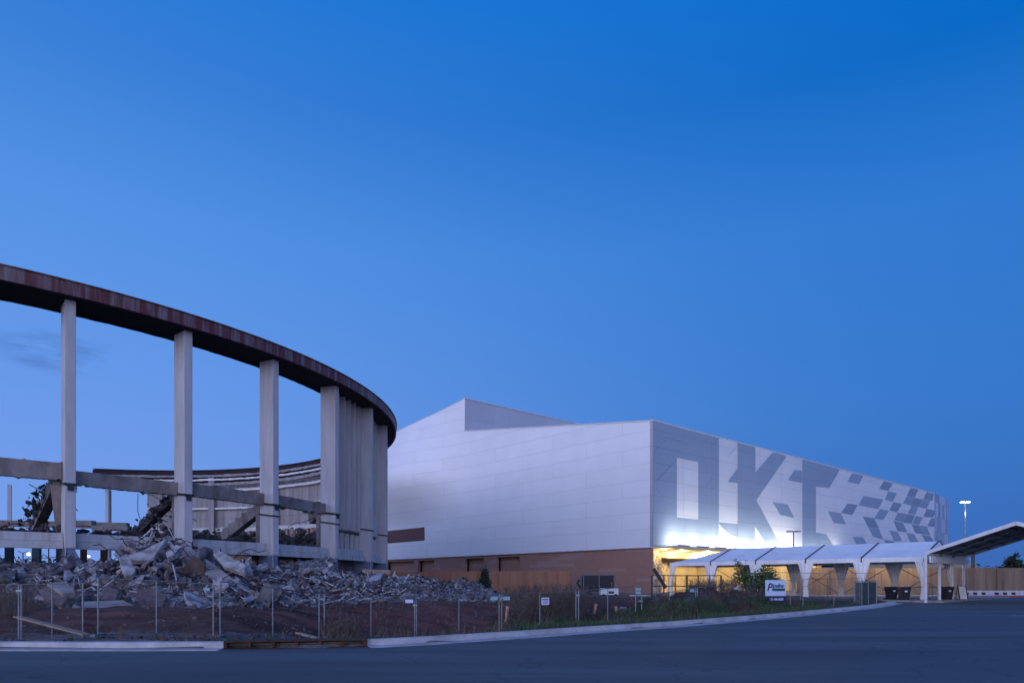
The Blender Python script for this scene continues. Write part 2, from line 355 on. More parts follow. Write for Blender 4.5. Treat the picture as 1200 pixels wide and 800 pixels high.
at = g.data.color_attributes.new('zone', 'FLOAT_COLOR', 'POINT')
at.data.foreach_set('color', [x for c in zone for x in (c[0], c[1], c[2], 1)])

# road and the paved yard at the right
mb = MB()
pts = [Vector((-60, 15.6, 0))]+[p.copy() for p in CC[1:]]
for a, b in zip(pts, pts[1:]): mb.quad((a.x, -120, 0), (b.x, -120, 0), (b.x, b.y, 0), (a.x, a.y, 0))
mb.quad((-400, -120, 0), (-60, -120, 0), (-60, 15.6, 0), (-400, 15.6, 0))
mb.quad((27.6, -120, 0), (200, -120, 0), (200, 49, 0), (27.6, 49, 0))
mb.quad((27.6, 49, 0), (200, 49, 0), (200, 71, 0), (27.6, 71, 0))
struct(mb.build('road', M['asphalt']))

def strip(name, path, prof, mat_, n0=0, n1=None):
    """sweep profile [(offset, z)] along path (offset positive = left of travel, i.e. away from the road)"""
    mb = MB(); path = path[n0:n1]; rows = []
    for i, p in enumerate(path):
        d = (path[min(i+1, len(path)-1)]-path[max(i-1, 0)]).normalized(); nrm = Vector((-d.y, d.x, 0))
        rows.append([p+nrm*o+Vector((0, 0, z)) for o, z in prof])
    k = len(prof)
    for r in rows: mb.v += r
    for i in range(len(rows)-1):
        for j in range(k): mb.f.append((i*k+j, i*k+(j+1) % k, (i+1)*k+(j+1) % k, (i+1)*k+j)); mb.mi.append(0)
    mb.f.append(tuple(range(k))); mb.f.append(tuple((len(rows)-1)*k+j for j in range(k))); mb.mi += [0, 0]
    return mb.build(name, mat_)
prof = [(-.42, -.1), (-.42, .012), (0, .02), (.03, .14), (.06, .155), (.26, .155), (.28, -.1)]
DX0, DX1 = -6.9, -3.55
iA = min(i for i, p in enumerate(CC) if p.x >= DX0); iB = min(i for i, p in enumerate(CC) if p.x >= DX1)
# joints every few metres: leave the kerb as separate cast lengths
struct(strip('kerb', CC, prof, M['curb'], 0, iA+1)); struct(strip('kerb', CC, prof, M['curb'], iB, None))
struct(strip('verge_apron', CC, [(.29, -.1), (.29, .10), (1.0, .08), (1.02, -.1)], mat('apron', (.30, .27, .26), (.18, .15, .14), .9, nscale=2, bump=.6), 0, iB+4))

# storm drain inlet in the kerb line
dp = CC[iA:iB+1]
d0, d1 = dp[0], dp[-1]
dr = empty('storm_drain', (d0+d1)/2, 'long rusty kerb inlet with six dark openings at the road edge', 'storm drain')
ax = (d1-d0); L_ = ax.length; ang = math.atan2(ax.y, ax.x); ax.normalize(); nr = Vector((-ax.y, ax.x, 0))
mb = MB(); mb.box((d0+d1)/2+nr*.12+Vector((0, 0, .165)), (L_, .46, .035), ang); mb.build('top_plate', M['rust'], dr)
mb = MB(); mb.box((d0+d1)/2+nr*.34+Vector((0, 0, .02)), (L_, .04, .24), ang); mb.build('throat', M['trailer'], dr)
mb = MB(); mb.box((d0+d1)/2-nr*.03+Vector((0, 0, .006)), (L_, .3, .01), ang); mb.build('sill', M['rust'], dr)
for k in range(7):
    mb = MB(); w = .07; mb.box(d0+ax*(w/2+(L_-w)*k/6)+nr*.0+Vector((0, 0, .084)), (w, .2, .112), ang); mb.build('divider', M['rust'], dr)

# painted line fragments
mb = MB(); mb.box((23.4, 30.9, .006), (2.2, .12, .006), .25); struct(mb.build('road_marking', M['paintline']))

# ---------------------------------------------------------------- ruined arena ring
H = 16.0
AC = Vector((-3.16*H, 4.17*H, 0)); AR = 2.33*H
ZT = CH+H
def apt(a, r, z=0): return Vector((AC.x+math.cos(a)*r, AC.y+math.sin(a)*r, z))
def ang_for_px(x, far=False, r=AR):
    k = (x-600)/F
    a_, b_, c_ = k*k+1, -2*(k*AC.x+AC.y), AC.x**2+AC.y**2-r*r
    D = b_*b_-4*a_*c_; d = (-b_+(1 if far else -1)*math.sqrt(max(D, 0)))/(2*a_)
    return math.atan2(d-AC.y, k*d-AC.x), d
ar = empty('arena_ruin', AC, 'half demolished round concrete arena with tall pale columns under a dark maroon ring beam', 'ruin')
def ring(name, a0, a1, r0, r1, z0, z1, m_, n=None, parent=ar, jag=0, seed=1, mats=None):
    """curved beam between angles, radii and heights"""
    q = random.Random(seed); mb = MB(); n = n or max(2, int(abs(a1-a0)/R(1.2)))
    for i in range(n+1):
        a = lerp(a0, a1, i/n); j0 = q.uniform(-jag, jag); j1 = q.uniform(-jag, jag)
        mb.v += [apt(a, r0, z0+j0), apt(a, r1, z0+j0*.5), apt(a, r1, z1+j1), apt(a, r0, z1+j1)]
    for i in range(n):
        for j in range(4):
            mb.f.append((i*4+j, i*4+(j+1) % 4, (i+1)*4+(j+1) % 4, (i+1)*4+j)); mb.mi.append(0)
    mb.f += [(0, 1, 2, 3), tuple(n*4+j for j in (3, 2, 1, 0))]; mb.mi += [0, 0]
    return mb.build(name, m_, parent)
colpx = [80, 215, 316, 387, 429.5, 444.5]
near = []
for x in colpx[:4]: near.append(ang_for_px(x)[0])
step = (near[3]-near[1])/2
a429 = near[3]+.19; near += [a429, a429+.187]
first = near[0]-.182
angs = [first-.182, first]+near
k = near[-1]+.187
while k < first-.182+2*math.pi-.05: angs.append(k); k += .187
RO, RI = AR+.085*H, AR-.095*H          # ring beam edges
aEnd = ang_for_px(112, True)[0]+0
A0 = first-.10-.25
# main ring: near side, round the hidden right end, along the far side
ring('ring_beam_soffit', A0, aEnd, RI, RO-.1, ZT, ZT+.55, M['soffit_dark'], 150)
ring('ring_beam_fascia', A0, aEnd, RO-.1, RO+.06, ZT-.02, ZT+.74, M['maroon'], 150)
ring('ring_beam_cap', A0, aEnd, RI-.1, RO+.14, ZT+.742, ZT+.80, M['maroon'], 150)
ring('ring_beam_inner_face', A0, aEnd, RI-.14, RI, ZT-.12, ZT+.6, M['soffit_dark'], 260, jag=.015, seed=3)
def column(a, zt, far=False, base=True):
    rad = Vector((math.cos(a), math.sin(a), 0)); tan = Vector((-rad.y, rad.x, 0)); Z = Vector((0, 0, 1))
    c = apt(a, AR-.1)
    mb = MB(); mb.mat = 0
    mb.box(c+Z*((zt+3.45)/2), (1.35, .46, zt-3.45), (rad, tan, Z))
    mb.box(c+rad*.70+Z*((zt+3.45)/2), (.07, .54, zt-3.47), (rad, tan, Z))
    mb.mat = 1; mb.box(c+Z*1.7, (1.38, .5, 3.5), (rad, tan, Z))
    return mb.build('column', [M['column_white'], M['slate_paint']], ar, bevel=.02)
for i, a in enumerate(angs):
    if a > ang_for_px(174, True, AR-1.2)[0]: continue
    column(a, ZT if a < aEnd+.02 else ZT-.4)
for x in (11, 127):
    a, d = ang_for_px(x, True); column(a, 15.4)
# upper perimeter beam (mid height) and lower parapet beam between columns, per bay
Z3 = Vector((0, 0, 1))
def bay_beam(name, a0, a1, r, z0, z1, th, m_, seed=0, jag=.085, sag=0):
    p, q = apt(a0, r), apt(a1, r); mb = MB(); n = 46; d = (q-p); nr = Vector((-d.y, d.x, 0)).normalized()*th/2; rr = random.Random(seed)
    for i in range(n+1):
        t = i/n; c = p+d*t; u = rr.uniform(-jag, jag)*(2.2 if rr.random() < .10 else .22); w = rr.uniform(-jag, jag)*(2.2 if rr.random() < .08 else .2); s_ = sag*t
        mb.v += [c-nr+Z3*(z0+u*.5+s_), c+nr+Z3*(z0+u+s_), c+nr+Z3*(z1+w+s_), c-nr+Z3*(z1+w*.4+s_)]
    for i in range(n):
        for j in range(4): mb.f.append((i*4+j, i*4+(j+1) % 4, (i+1)*4+(j+1) % 4, (i+1)*4+j)); mb.mi.append(0)
    mb.f += [(0, 1, 2, 3), tuple(n*4+j for j in (3, 2, 1, 0))]; mb.mi += [0, 0]
    return mb.build(name, m_, ar)
for i in range(0, 5):
    a0, a1 = angs[i], angs[i+1]; g = .007
    bay_beam('upper_beam', a0+g, a1-g, AR-.5, 7.42 if i < 2 else 7.15, 8.4 if i < 2 else 7.98, .5, M['beam_dirty'], i+5, sag=-.06)
for i in range(0, 7):
    a0, a1 = angs[i], angs[i+1]; g = .0065
    mt = M['beam_dirty'] if i < 2 else M['ledge']
    bay_beam('parapet_beam', a0+g, a1-g, AR-.25, 3.86, 4.32, .42, M['ledge'], i+40, .015)
    bay_beam('parapet_sill', a0+g, a1-g, AR-.15, 3.42, 3.84, .5, M['ledge'], i+70, .01)
    ring('deck_slab', a0+g, a1-g, AR-7.2, AR-.6, 3.72, 3.98, M['beam_dirty'], 8, jag=.04, seed=i)
# steel corbels at the upper beam
for i in range(1, 6):
    a = angs[i]; rad = Vector((math.cos(a), math.sin(a), 0)); tan = Vector((-rad.y, rad.x, 0))
    mb = MB(); mb.box(apt(a, AR+.1, 7.12), (1.3, .62, .14), ((rad*.99-Z3*.12).normalized(), tan, (Z3*.99+rad*.12).normalized())); mb.box(apt(a, AR+.72, 6.9), (.1, .3, .4), (rad, tan, Z3))
    mb.build('bracket', M['steel_dark'], ar)
    mb = MB(); mb.box(apt(a, AR-1.05, 5.55), (.34, .34, 3.1), (rad, tan, Z3)); mb.build('stub_post', M['beam_dirty'], ar)
# ribbed siding still in place in the closed bays
def ribbed(a0, a1, r, z0, z1, m_, name, nr=6, fin=.16):
    mb = MB(); n = nr*4; prev = None; rows = []
    for i in range(n+1):
        t = i/n; a = lerp(a0, a1, t); ph = (i % 4); rr = r+(fin if ph in (0,) else (-.02 if ph == 2 else 0))
        rows.append((apt(a-(.002 if ph == 0 else 0), rr, z0), apt(a, rr, z1)))
    for i in range(n): mb.quad(rows[i][0], rows[i+1][0], rows[i+1][1], rows[i][1])
    o = mb.build(name, m_, ar)
    for i in range(nr+1):
        pass
    return o
ang_hid = ang_for_px(400, True)[0]
for i in [j for j in range(5, len(angs)-1) if angs[j] < ang_hid-.25]:
    a0, a1 = angs[i], angs[i+1]
    mb = MB(); ring('siding', a0+.006, a1-.006, AR-.86, AR-.80, 6.1, ZT, M['siding'], 6)
    ring('siding_lower', a0+.006, a1-.006, AR-.86, AR-.82, 4.34, 5.75, M['siding'], 6)
    for kf in range(6):
        a = lerp(a0+.02, a1-.02, kf/5); rad = Vector((math.cos(a), math.sin(a), 0)); tan = Vector((-rad.y, rad.x, 0))
        mb = MB(); mb.box(apt(a, AR-.52, (6.1+ZT)/2), (.55, .10, ZT-6.1), (rad, tan, Z3)); mb.box(apt(a, AR-.62, 5.05), (.36, .10, 1.4), (rad, tan, Z3)); mb.build('siding_rib', M['column_white'], ar)
    ring('siding_girt', a0+.006, a1-.006, AR-.80, AR-.52, 5.78, 6.02, M['steel_dark'], 6)
ring('concourse_wall', angs[4]+.02, ang_hid, AR-2.6, AR-2.45, -.2, 3.7, M['siding_old'], 40)
for i in range(4, 9):      # cable looped round the columns
    a = angs[i]; rad = Vector((math.cos(a), math.sin(a), 0)); tan = Vector((-rad.y, rad.x, 0)); z = 6.25
    mb = MB(); pts = [apt(a, AR-.8, z+.2)-tan*.3, apt(a, AR+.68, z)-tan*.32, apt(a, AR+.68, z)+tan*.32, apt(a, AR-.8, z+.1)+tan*.3]
    mb.tube(pts, .05, 6); mb.build('cable_wrap', M['steel_dark'], ar)
# inside of the far wall
aw0 = ang_for_px(470, True, AR)[0] if False else a429+.3
aw1 = ang_for_px(174, True, AR-1.2)[0]
ang_r = ang_for_px(400, True)[0]
RW = AR-1.6
def wall_band(nm, r0, r1, z0, z1, m_, a0=ang_r-.15, a1=aw1, **kw): return ring(nm, a0, a1, r0, r1, z0, z1, m_, 60, **kw)
wall_band('bowl_wall', RW, RW+.2, 11.0, 15.95, M['siding_old'], jag=.0)
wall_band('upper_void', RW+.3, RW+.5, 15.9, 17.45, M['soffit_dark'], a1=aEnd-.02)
wall_band('bowl_wall_lower', RW+.05, RW+.25, 9.2, 11.0, M['siding_old'])
wall_band('bowl_ledge', RW-.5, RW, 14.95, 15.3, M['white_metal'], jag=.05)
wall_band('bowl_ledge', RW-.5, RW, 12.3, 12.55, M['white_metal'], jag=.05)
wall_band('bowl_ledge', RW-.35, RW, 9.0, 9.55, M['column_white'], jag=.14)
wall_band('bowl_wall_fin_back', RW+.1, RW+.3, 4.5, 9.0, M['fin_brown'])
wall_band('concourse_edge', RW-1.5, RW, 6.0, 6.9, M['beam_dirty'], jag=.2)
for i, (z0, z1) in enumerate(((15.7, 16.1), (16.5, 16.75), (17.1, 17.4))):
    ring('roof_purlin', ang_r-.15, aEnd-.02*i, RW-1.4+.3*i, RW-1.1+.3*i, z0, z1, M['white_metal'] if i == 1 else M['siding_old'], 90, jag=.05, seed=i)
nf = 62
for i in range(nf):
    a = lerp(ang_r-.05, aw1-.01, i/nf); rad = Vector((math.cos(a), math.sin(a), 0)); tan = Vector((-rad.y, rad.x, 0))
    if rnd.random() < .15: continue
    mb = MB(); mb.box(apt(a, RW-.1, 7.9+rnd.uniform(-.2, .2)), (.25, .42, 2.4), (rad, tan, Z3)); mb.build('wall_fin', M['fin_brown'], ar)
for x in (258, 455-120):
    a, d = ang_for_px(x, True); rad = Vector((math.cos(a), math.sin(a), 0)); tan = Vector((-rad.y, rad.x, 0))
    mb = MB(); mb.box(apt(a, RW-.5, 11), (.5, .9, 12), (rad, tan, Z3)); mb.build('inner_column', M['siding_old'], ar)
# raking beams that have dropped from the bowl
def raker(p, q, w, h, m_=M['beam_dirty']):
    mb = MB(); mb.bar(p, q, w, h)
    d = Vector(q)-Vector(p); n = 6
    for i in range(n):
        c = Vector(p)+d*((i+.5)/n); mb.box(c+Vector((0, 0, h*.55)), (abs(d.length/n)*.6, w*.95, .3), math.atan2(d.y, d.x))
    return mb.build('raker_beam', m_, ar)
def raker_px(x1, y1, d1, x2, y2, d2, w, h, m_=M['beam_dirty']): return raker(P(x1, y1, d1), P(x2, y2, d2), w, h, m_)
raker_px(66, 567, 40, 43, 616, 45, .55, .8)
raker_px(69, 567, 39.6, 76, 626, 40.5, .7, .6)
raker_px(207, 580, 46, 158, 628, 51, .45, .6, M['rubble_dark'])
raker_px(308, 594, 51.5, 263, 630, 55.5, .55, .8)
raker_px(376, 598, 57, 366, 606, 58, .8, 1.2)
# teal and rusty posts below the parapet and debris beam behind
for (x, y0, y1, d, w, mt) in ((43, 638, 664, 47, .45, 'teal_paint'), (70, 640, 664, 46, .35, 'teal_paint'), (11, 640, 662, 44, .4, 'teal_paint'), (98, 640, 664, 49, .35, 'rust'), (122, 640, 664, 50, .4, 'rust'), (345, 652, 690, 60, .5, 'wood'), (363, 648, 685, 62, .5, 'wood'), (372, 648, 685, 61, .5, 'wood')):
    mb = MB(); p = P(x, y0, d); mb.box((p.x, p.y, p.z/2), (w, w, p.z), .3); mb.build('lower_post', M[mt], ar)
mb = MB(); mb.bar(P(-40, 612, 52), P(150, 616, 52), .5, .45); mb.build('loose_beam', M['beam_dirty'], ar)
mb = MB(); mb.bar(P(88, 613, 50), P(110, 613, 50), .6, .4); mb.bar(P(110, 618.5, 50), P(152, 619, 50), .6, .35); mb.build('loose_beam', M['concrete'], ar)

# ---------------------------------------------------------------- rubble
CREST = [(-250, 2.2), (-100, 2.4), (0, 2.2), (60, 2.25), (130, 2.35), (158, 3.3), (180, 3.7), (215, 3.5), (250, 2.85), (300, 2.15), (330, 1.75), (380, 1.85), (430, 1.7), (455, 1.5), (475, 1.6), (505, 1.45), (522, 1.05), (540, 1.35), (555, 1.3), (575, .7), (590, .3)]
def pile_z(X, Y):
    px = 600+F*X/Y; top = interp(CREST, px)
    f0 = interp([(0, 29.2), (300, 30.5), (420, 34), (520, 40), (590, 45)], px)
    up = ss((Y-f0)/8.0)
    back = 1-ss((Y-(46 if px < 330 else 60))/10)*.55
    if 320 < px < 390 and Y > 44: top = lerp(top, 3.2, ss((Y-44)/12))
    g0 = min(.5, ground_z(X, Y)) if Y < 48 else .35
    z = g0+(top-g0)*up*back
    z += (noise.noise(Vector((X*.45, Y*.45, 7)))*.45+noise.noise(Vector((X*1.3, Y*1.3, 2)))*.22)*up
    return z if px < 590 else -1
mb = MB(); YY = [29+.4*i for i in range(115)]; PXS = [-260+6*i for i in range(142)]
for Y in YY:
    for px in PXS:
        X = (px-600)/F*Y; mb.v.append(Vector((X, Y, pile_z(X, Y)-.14)))
for j in range(len(YY)-1):
    for i in range(len(PXS)-1): mb.f.append((j*len(PXS)+i, j*len(PXS)+i+1, (j+1)*len(PXS)+i+1, (j+1)*len(PXS)+i))
mb.mi = [0]*len(mb.f)
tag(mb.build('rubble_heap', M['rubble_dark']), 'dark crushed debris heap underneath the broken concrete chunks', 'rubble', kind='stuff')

def hull_mesh(seed, flat=.5, n=13, cutn=2):
    q = random.Random(seed); bm = bmesh.new()
    if flat < .3:    # slab: irregular polygon outline with thickness
        k = q.choice((4, 5, 5, 6)); a = 0; pts = []
        for i in range(k):
            a = 2*math.pi*(i+q.uniform(-.28, .28))/k; r = q.uniform(.75, 1.2); pts.append((math.cos(a)*r*.55, math.sin(a)*r*.42))
        for z in (-.5, .5):
            for x, y in pts: bm.verts.new((x*(1+q.uniform(-.08, .08)), y*(1+q.uniform(-.08, .08)), z*flat*(1+q.uniform(-.25, .1))))
    else:
        for i in range(n):
            v = Vector((q.gauss(0, 1), q.gauss(0, 1), q.gauss(0, 1))).normalized()
            m_ = max(abs(v.x), abs(v.y), abs(v.z)); v = v.lerp(v/m_, .55)*q.uniform(.8, 1.05)
            bm.verts.new((v.x*.55, v.y*.45, v.z*flat*.5))
    r = bmesh.ops.convex_hull(bm, input=bm.verts)
    junk = [g for g in r['geom_interior'] if isinstance(g, bmesh.types.BMVert)]
    if junk: bmesh.ops.delete(bm, geom=junk, context='VERTS')
    bmesh.ops.subdivide_edges(bm, edges=list(bm.edges), cuts=1)
    for v in bm.verts: v.co += v.co.normalized()*noise.noise(v.co*5+Vector((seed, 0, 0)))*.05
    bmesh.ops.recalc_face_normals(bm, faces=bm.faces)
    me = bpy.data.meshes.new('concrete_chunk'); bm.to_mesh(me); bm.free(); return me
protos = []
for i in range(26):
    fl = rnd.choice((.14, .16, .2, .24, .28, .45, .6, .4)); me = hull_mesh(100+i, fl)
    me.materials.append(M['rubble'] if i % 7 else M['rubble_red']); protos.append((me, fl))
cnt = 0
sizes = []
tries = 0
placed = []
def chunk(me, loc, rot, s, label, group='broken concrete chunks in the rubble heap', name='concrete_chunk', cat='concrete chunk'):
    o = bpy.data.objects.new(name, me); COL.objects.link(o); o.location = loc; o.rotation_euler = rot; o.scale = (s*rnd.uniform(.8, 1.3), s*rnd.uniform(.75, 1.1), s*rnd.uniform(.8, 1.15))
    return tag(o, label, cat, group)
while cnt < 285 and tries < 6000:
    tries += 1
    px = rnd.uniform(-12, 470); Y = 29.8+rnd.random()**1.3*8.5
    if px > 300: Y += (px-300)*.03
    s = rnd.choice((.6, .7, .8, .9, 1.05, 1.2, 1.4, 1.7)) if px < 330 else rnd.choice((.5, .6, .7, .9))
    X = (px-600)/F*Y; z = pile_z(X, Y)
    if any((X-a)**2+(Y-b)**2 < ((s+c)*.30)**2 for a, b, c in placed): continue
    placed.append((X, Y, s))
    me, fl = rnd.choice(protos)
    tilt = .6 if fl < .3 else .9
    # lean with the slope of the heap
    zx = (pile_z(X+.5, Y)-pile_z(X-.5, Y)); zy = (pile_z(X, Y+.5)-pile_z(X, Y-.5))
    chunk(me, (X, Y, z+s*fl*.12), (math.atan(zy)+rnd.gauss(0, tilt*.7), -math.atan(zx)+rnd.gauss(0, tilt*.7), rnd.uniform(0, 6.28)), s, 'jagged grey chunk of broken concrete lying in the rubble heap')
    cnt += 1
# the rest of the rubble, too fine to count
def rubble_mass(name, n, placer, smin, smax, m_, seed, label):
    q = random.Random(seed); mb = MB()
    pv = [([v.co.copy() for v in me.vertices], [tuple(p.vertices) for p in me.polygons]) for me in [hull_small(q.random()*999) for _ in range(14)]]
    for _ in range(n):
        pos = placer(q)
        if pos is None: continue
        s = smin+(smax-smin)*q.random()**2.2
        rot = Matrix.Rotation(q.uniform(0, 6.28), 3, 'Z') @ Matrix.Rotation(q.gauss(0, .7), 3, 'X') @ Matrix.Rotation(q.gauss(0, .7), 3, 'Y')
        vs, fs = q.choice(pv); mb.add([rot @ (v*s)+Vector(pos) for v in vs], fs)
    return tag(mb.build(name, m_), label, 'rubble', kind='stuff')
def hull_small(seed):
    q = random.Random(seed); bm = bmesh.new(); fl = q.choice((.25, .4, .6, .8))
    for i in range(9):
        v = Vector((q.uniform(-1, 1), q.uniform(-1, 1), q.uniform(-1, 1))); m_ = max(abs(v.x), abs(v.y), abs(v.z)); v = v.lerp(v/m_, .6)
        bm.verts.new((v.x*.55, v.y*.4, v.z*fl*.5))
    r = bmesh.ops.convex_hull(bm, input=bm.verts)
    junk = [g for g in r['geom_interior'] if isinstance(g, bmesh.types.BMVert)]
    if junk: bmesh.ops.delete(bm, geom=junk, context='VERTS')
    bmesh.ops.recalc_face_normals(bm, faces=bm.faces)
    me = bpy.data.meshes.new('small_rubble'); bm.to_mesh(me); bm.free(); return me
def pl_main(q):
    px = q.uniform(-60, 585); Y = 29+q.random()**1.2*22+(max(0, px-300)*.04); X = (px-600)/F*Y; return (X, Y, pile_z(X, Y)+.02)
rubble_mass('small_rubble', 14000, pl_main, .10, .6, M['rubble_gap_shade'], 5, 'fine broken concrete and gravel filling the heap')
def pl_in(q):
    px = q.uniform(318, 395); Y = q.uniform(44, 66); X = (px-600)/F*Y; return (X, Y, pile_z(X, Y)+.05)
rubble_mass('small_rubble', 1500, pl_in, .2, .9, M['rubble'], 6, 'crushed concrete lying inside the arena behind the columns')
def pl_gravel(q):
    px = q.uniform(448, 590); Y = q.uniform(38, 52); X = (px-600)/F*Y; return (X, Y, pile_z(X, Y)+.03)
rubble_mass('gravel_heap', 5000, pl_gravel, .1, .38, M['rubble'], 8, 'pale crushed stone heaps beside the arena ruin')
def pl_deck(q):
    i = q.choice((0, 1, 1, 2, 2, 3, 4)); a = q.uniform(angs[i], angs[i+1]); r = q.uniform(AR-7, AR-.7)
    return apt(a, r, 4.0+abs(q.gauss(0, .28))+.35*max(0, noise.noise(Vector((a*9, r, 0)))))
rubble_mass('deck_debris', 2600, pl_deck, .12, .7, M['rubble_dark'], 9, 'dark torn debris lying along the deck of the ruined arena')
mbs = MB(); q = random.Random(3)
for _ in range(260):
    i = q.choice((0, 1, 1, 2, 2, 3, 4)); c = apt(q.uniform(angs[i], angs[i+1]), q.uniform(AR-4, AR-.5), 4.15+abs(q.gauss(0, .22))); v = Vector((q.uniform(-1, 1), q.uniform(-.5, .5), q.gauss(0, .16)))*q.uniform(.3, 1.5)
    mbs.bar(c-v/2, c+v/2, q.uniform(.03, .14), q.uniform(.02, .06))
tag(mbs.build('splintered_debris', M['rust']), 'splintered lath and bent sheet strewn on the ruined deck', 'debris', kind='stuff')
def pl_col(q):   # shredded material caught on the rakers
    w = q.random(); t = q.random(); a, b = ((P(58, 572, 41), P(36, 616, 45)), (P(203, 584, 46), P(160, 624, 51)))[q.random() < .5]
    return a.lerp(b, t)+Vector((q.gauss(0, .3), q.gauss(0, .3), q.gauss(0, .25)))
rubble_mass('torn_debris', 420, pl_col, .1, .5, M['rubble_dark'], 10, 'shredded concrete clinging to the fallen raking beams')
def pl_floor(q):
    px = q.uniform(174, 380); Y = q.uniform(80, 97); X = (px-600)/F*Y; return (X, Y, 6.6+abs(q.gauss(0, .5)))
rubble_mass('bowl_debris', 700, pl_floor, .3, 1.8, M['rubble_dark'], 11, 'brown debris along the foot of the far bowl wall')
def pl_ditch(q):
    px = q.uniform(0, 700); f = interp(FD, px); Y = f+q.uniform(-4.5, 6); X = (px-600)/F*Y; return (X, Y, ground_z(X, Y)+.01)
rubble_mass('scattered_stones', 1500, pl_ditch, .03, .22, M['rubble_red'], 12, 'small stones and clods scattered over the red soil bank')

# distinct large pieces, measured in the photograph
def slab(corners, th, label, m_=M['slab'], name='concrete_slab', group=None, cat='concrete slab'):
    """corners: (x, y, d) outline of one face; th thickness backwards/down"""
    pts = [P(c[0], c[1], c[2]-1.2) for c in corners]; n = (pts[1]-pts[0]).cross(pts[2]-pts[0]).normalized()
    if n.y < 0: n = -n
    c = sum(pts, Vector())/len(pts)
    n = Vector()
    for u, v in zip(pts, pts[1:]+pts[:1]): n += (u-c).cross(v-c)
    n.normalize(); n = n if n.y > 0 else -n
    pts = [p-n*(p-c).dot(n) for p in pts]
    mb = MB(); mb.v = []
    mb.prism([p-c for p in pts], n*th*.6); o = mb.build(name, m_); o.location = c
    mod = o.modifiers.new('edge', 'BEVEL'); mod.width = .03; mod.segments = 1
    return tag(o, label, cat, group)
slab([(207, 640, 37.5), (216, 636, 37.9), (292, 690, 34.6), (286, 700, 34.2), (268, 694, 34.3), (213, 650, 37)], .55, 'long fallen beam sloping down to the right below the second tall column', M['concrete'])
slab([(166, 644, 36.2), (196, 631, 37.2), (178, 655, 35.8), (148, 657, 35.6), (147, 650, 35.8)], .5, 'flat tilted slab at the heap top beside the arena\'s second column')
slab([(139, 652, 34.4), (149, 648, 34.8), (159, 667, 34), (155, 673, 33.7), (147, 675, 33.6), (141, 662, 34)], .45, 'pale upright slab with rounded lower corners in the heap')
slab([(194, 648, 35.4), (206, 637, 36.2), (214, 640, 36), (203, 649, 35.2), (196, 652, 35)], .5, 'pale blocky slab resting on the heap under the second column')
slab([(249, 648, 36.6), (258, 646, 36.8), (288, 660, 35.6), (286, 672, 35.2), (262, 662, 35.7)], .5, 'bent pale slab beside the long fallen beam')
slab([(95, 705, 29.9), (145, 702, 30.1), (163, 713, 29.3), (110, 717, 28.9), (98, 712, 29.2)], .35, 'wide flat grey slab lying at the front foot of the heap', M['concrete'])
slab([(54, 683, 31.2), (78, 680, 31.6), (88, 692, 30.6), (74, 695, 30.3)], .5, 'flat grey slab leaning over the boulders at the heap front', M['concrete'])
slab([(44, 690, 31), (60, 684, 31.3), (80, 698, 30.4), (72, 708, 29.9), (52, 703, 30.3)], .8, 'large pinkish broken block with exposed aggregate at the heap front', M['rubble_red'])
slab([(160, 692, 31), (176, 687, 31.5), (196, 697, 30.9), (190, 710, 30.1), (170, 711, 30), (158, 700, 30.5)], .9, 'reddish boulder of exposed aggregate behind the fence', M['rubble_red'])
slab([(118, 690, 31.2), (126, 684, 31.5), (138, 694, 31), (136, 702, 30.6), (120, 700, 30.6)], .8, 'small reddish aggregate block left of the boulder', M['rubble_red'])
slab([(398, 698, 40), (440, 671, 43.5), (449, 670, 44), (446, 679, 43), (414, 701, 39.5)], .4, 'long white slab propped diagonally at the right end of the heap')
slab([(376, 667, 43), (383, 665, 43.3), (389, 680, 42), (386, 684, 41.8), (381, 682, 42)], .35, 'narrow upright white fragment near the third column')
slab([(372, 688, 40.5), (392, 683, 41), (397, 693, 40), (375, 695, 39.8)], .4, 'pale triangular slab left of the diagonal white slab')
slab([(308, 698, 37), (327, 700, 36.8), (332, 710, 36), (322, 711, 35.9), (306, 705, 36.4)], .3, 'thin pale slab lying flat in front of the fourth column')
slab([(350, 703, 36.4), (354, 702, 36.5), (367, 711, 35.6), (348, 712, 35.5)], .3, 'small beige wedge at the foot of the heap')
slab([(280, 660, 36.8), (292, 658, 37), (296, 668, 36.3), (284, 672, 36)], .5, 'square white chunk on top of the heap beside the third column')
q = random.Random(44); mbs = MB()
for _ in range(420):
    px = q.uniform(-20, 480); Y = q.uniform(30.5, 42)+max(0, px-330)*.03; X = (px-600)/F*Y; c = Vector((X, Y, pile_z(X, Y)+q.uniform(.05, .3))); v = Vector((q.uniform(-1, 1), q.uniform(-.6, .6), q.gauss(0, .35)))*q.uniform(.3, 1.3)
    mbs.bar(c-v/2, c+v/2, q.uniform(.03, .12), q.uniform(.015, .05))
tag(mbs.build('splintered_debris', M['ledge']), 'pale laths, pipes and strips scattered over the rubble heap', 'debris', kind='stuff')
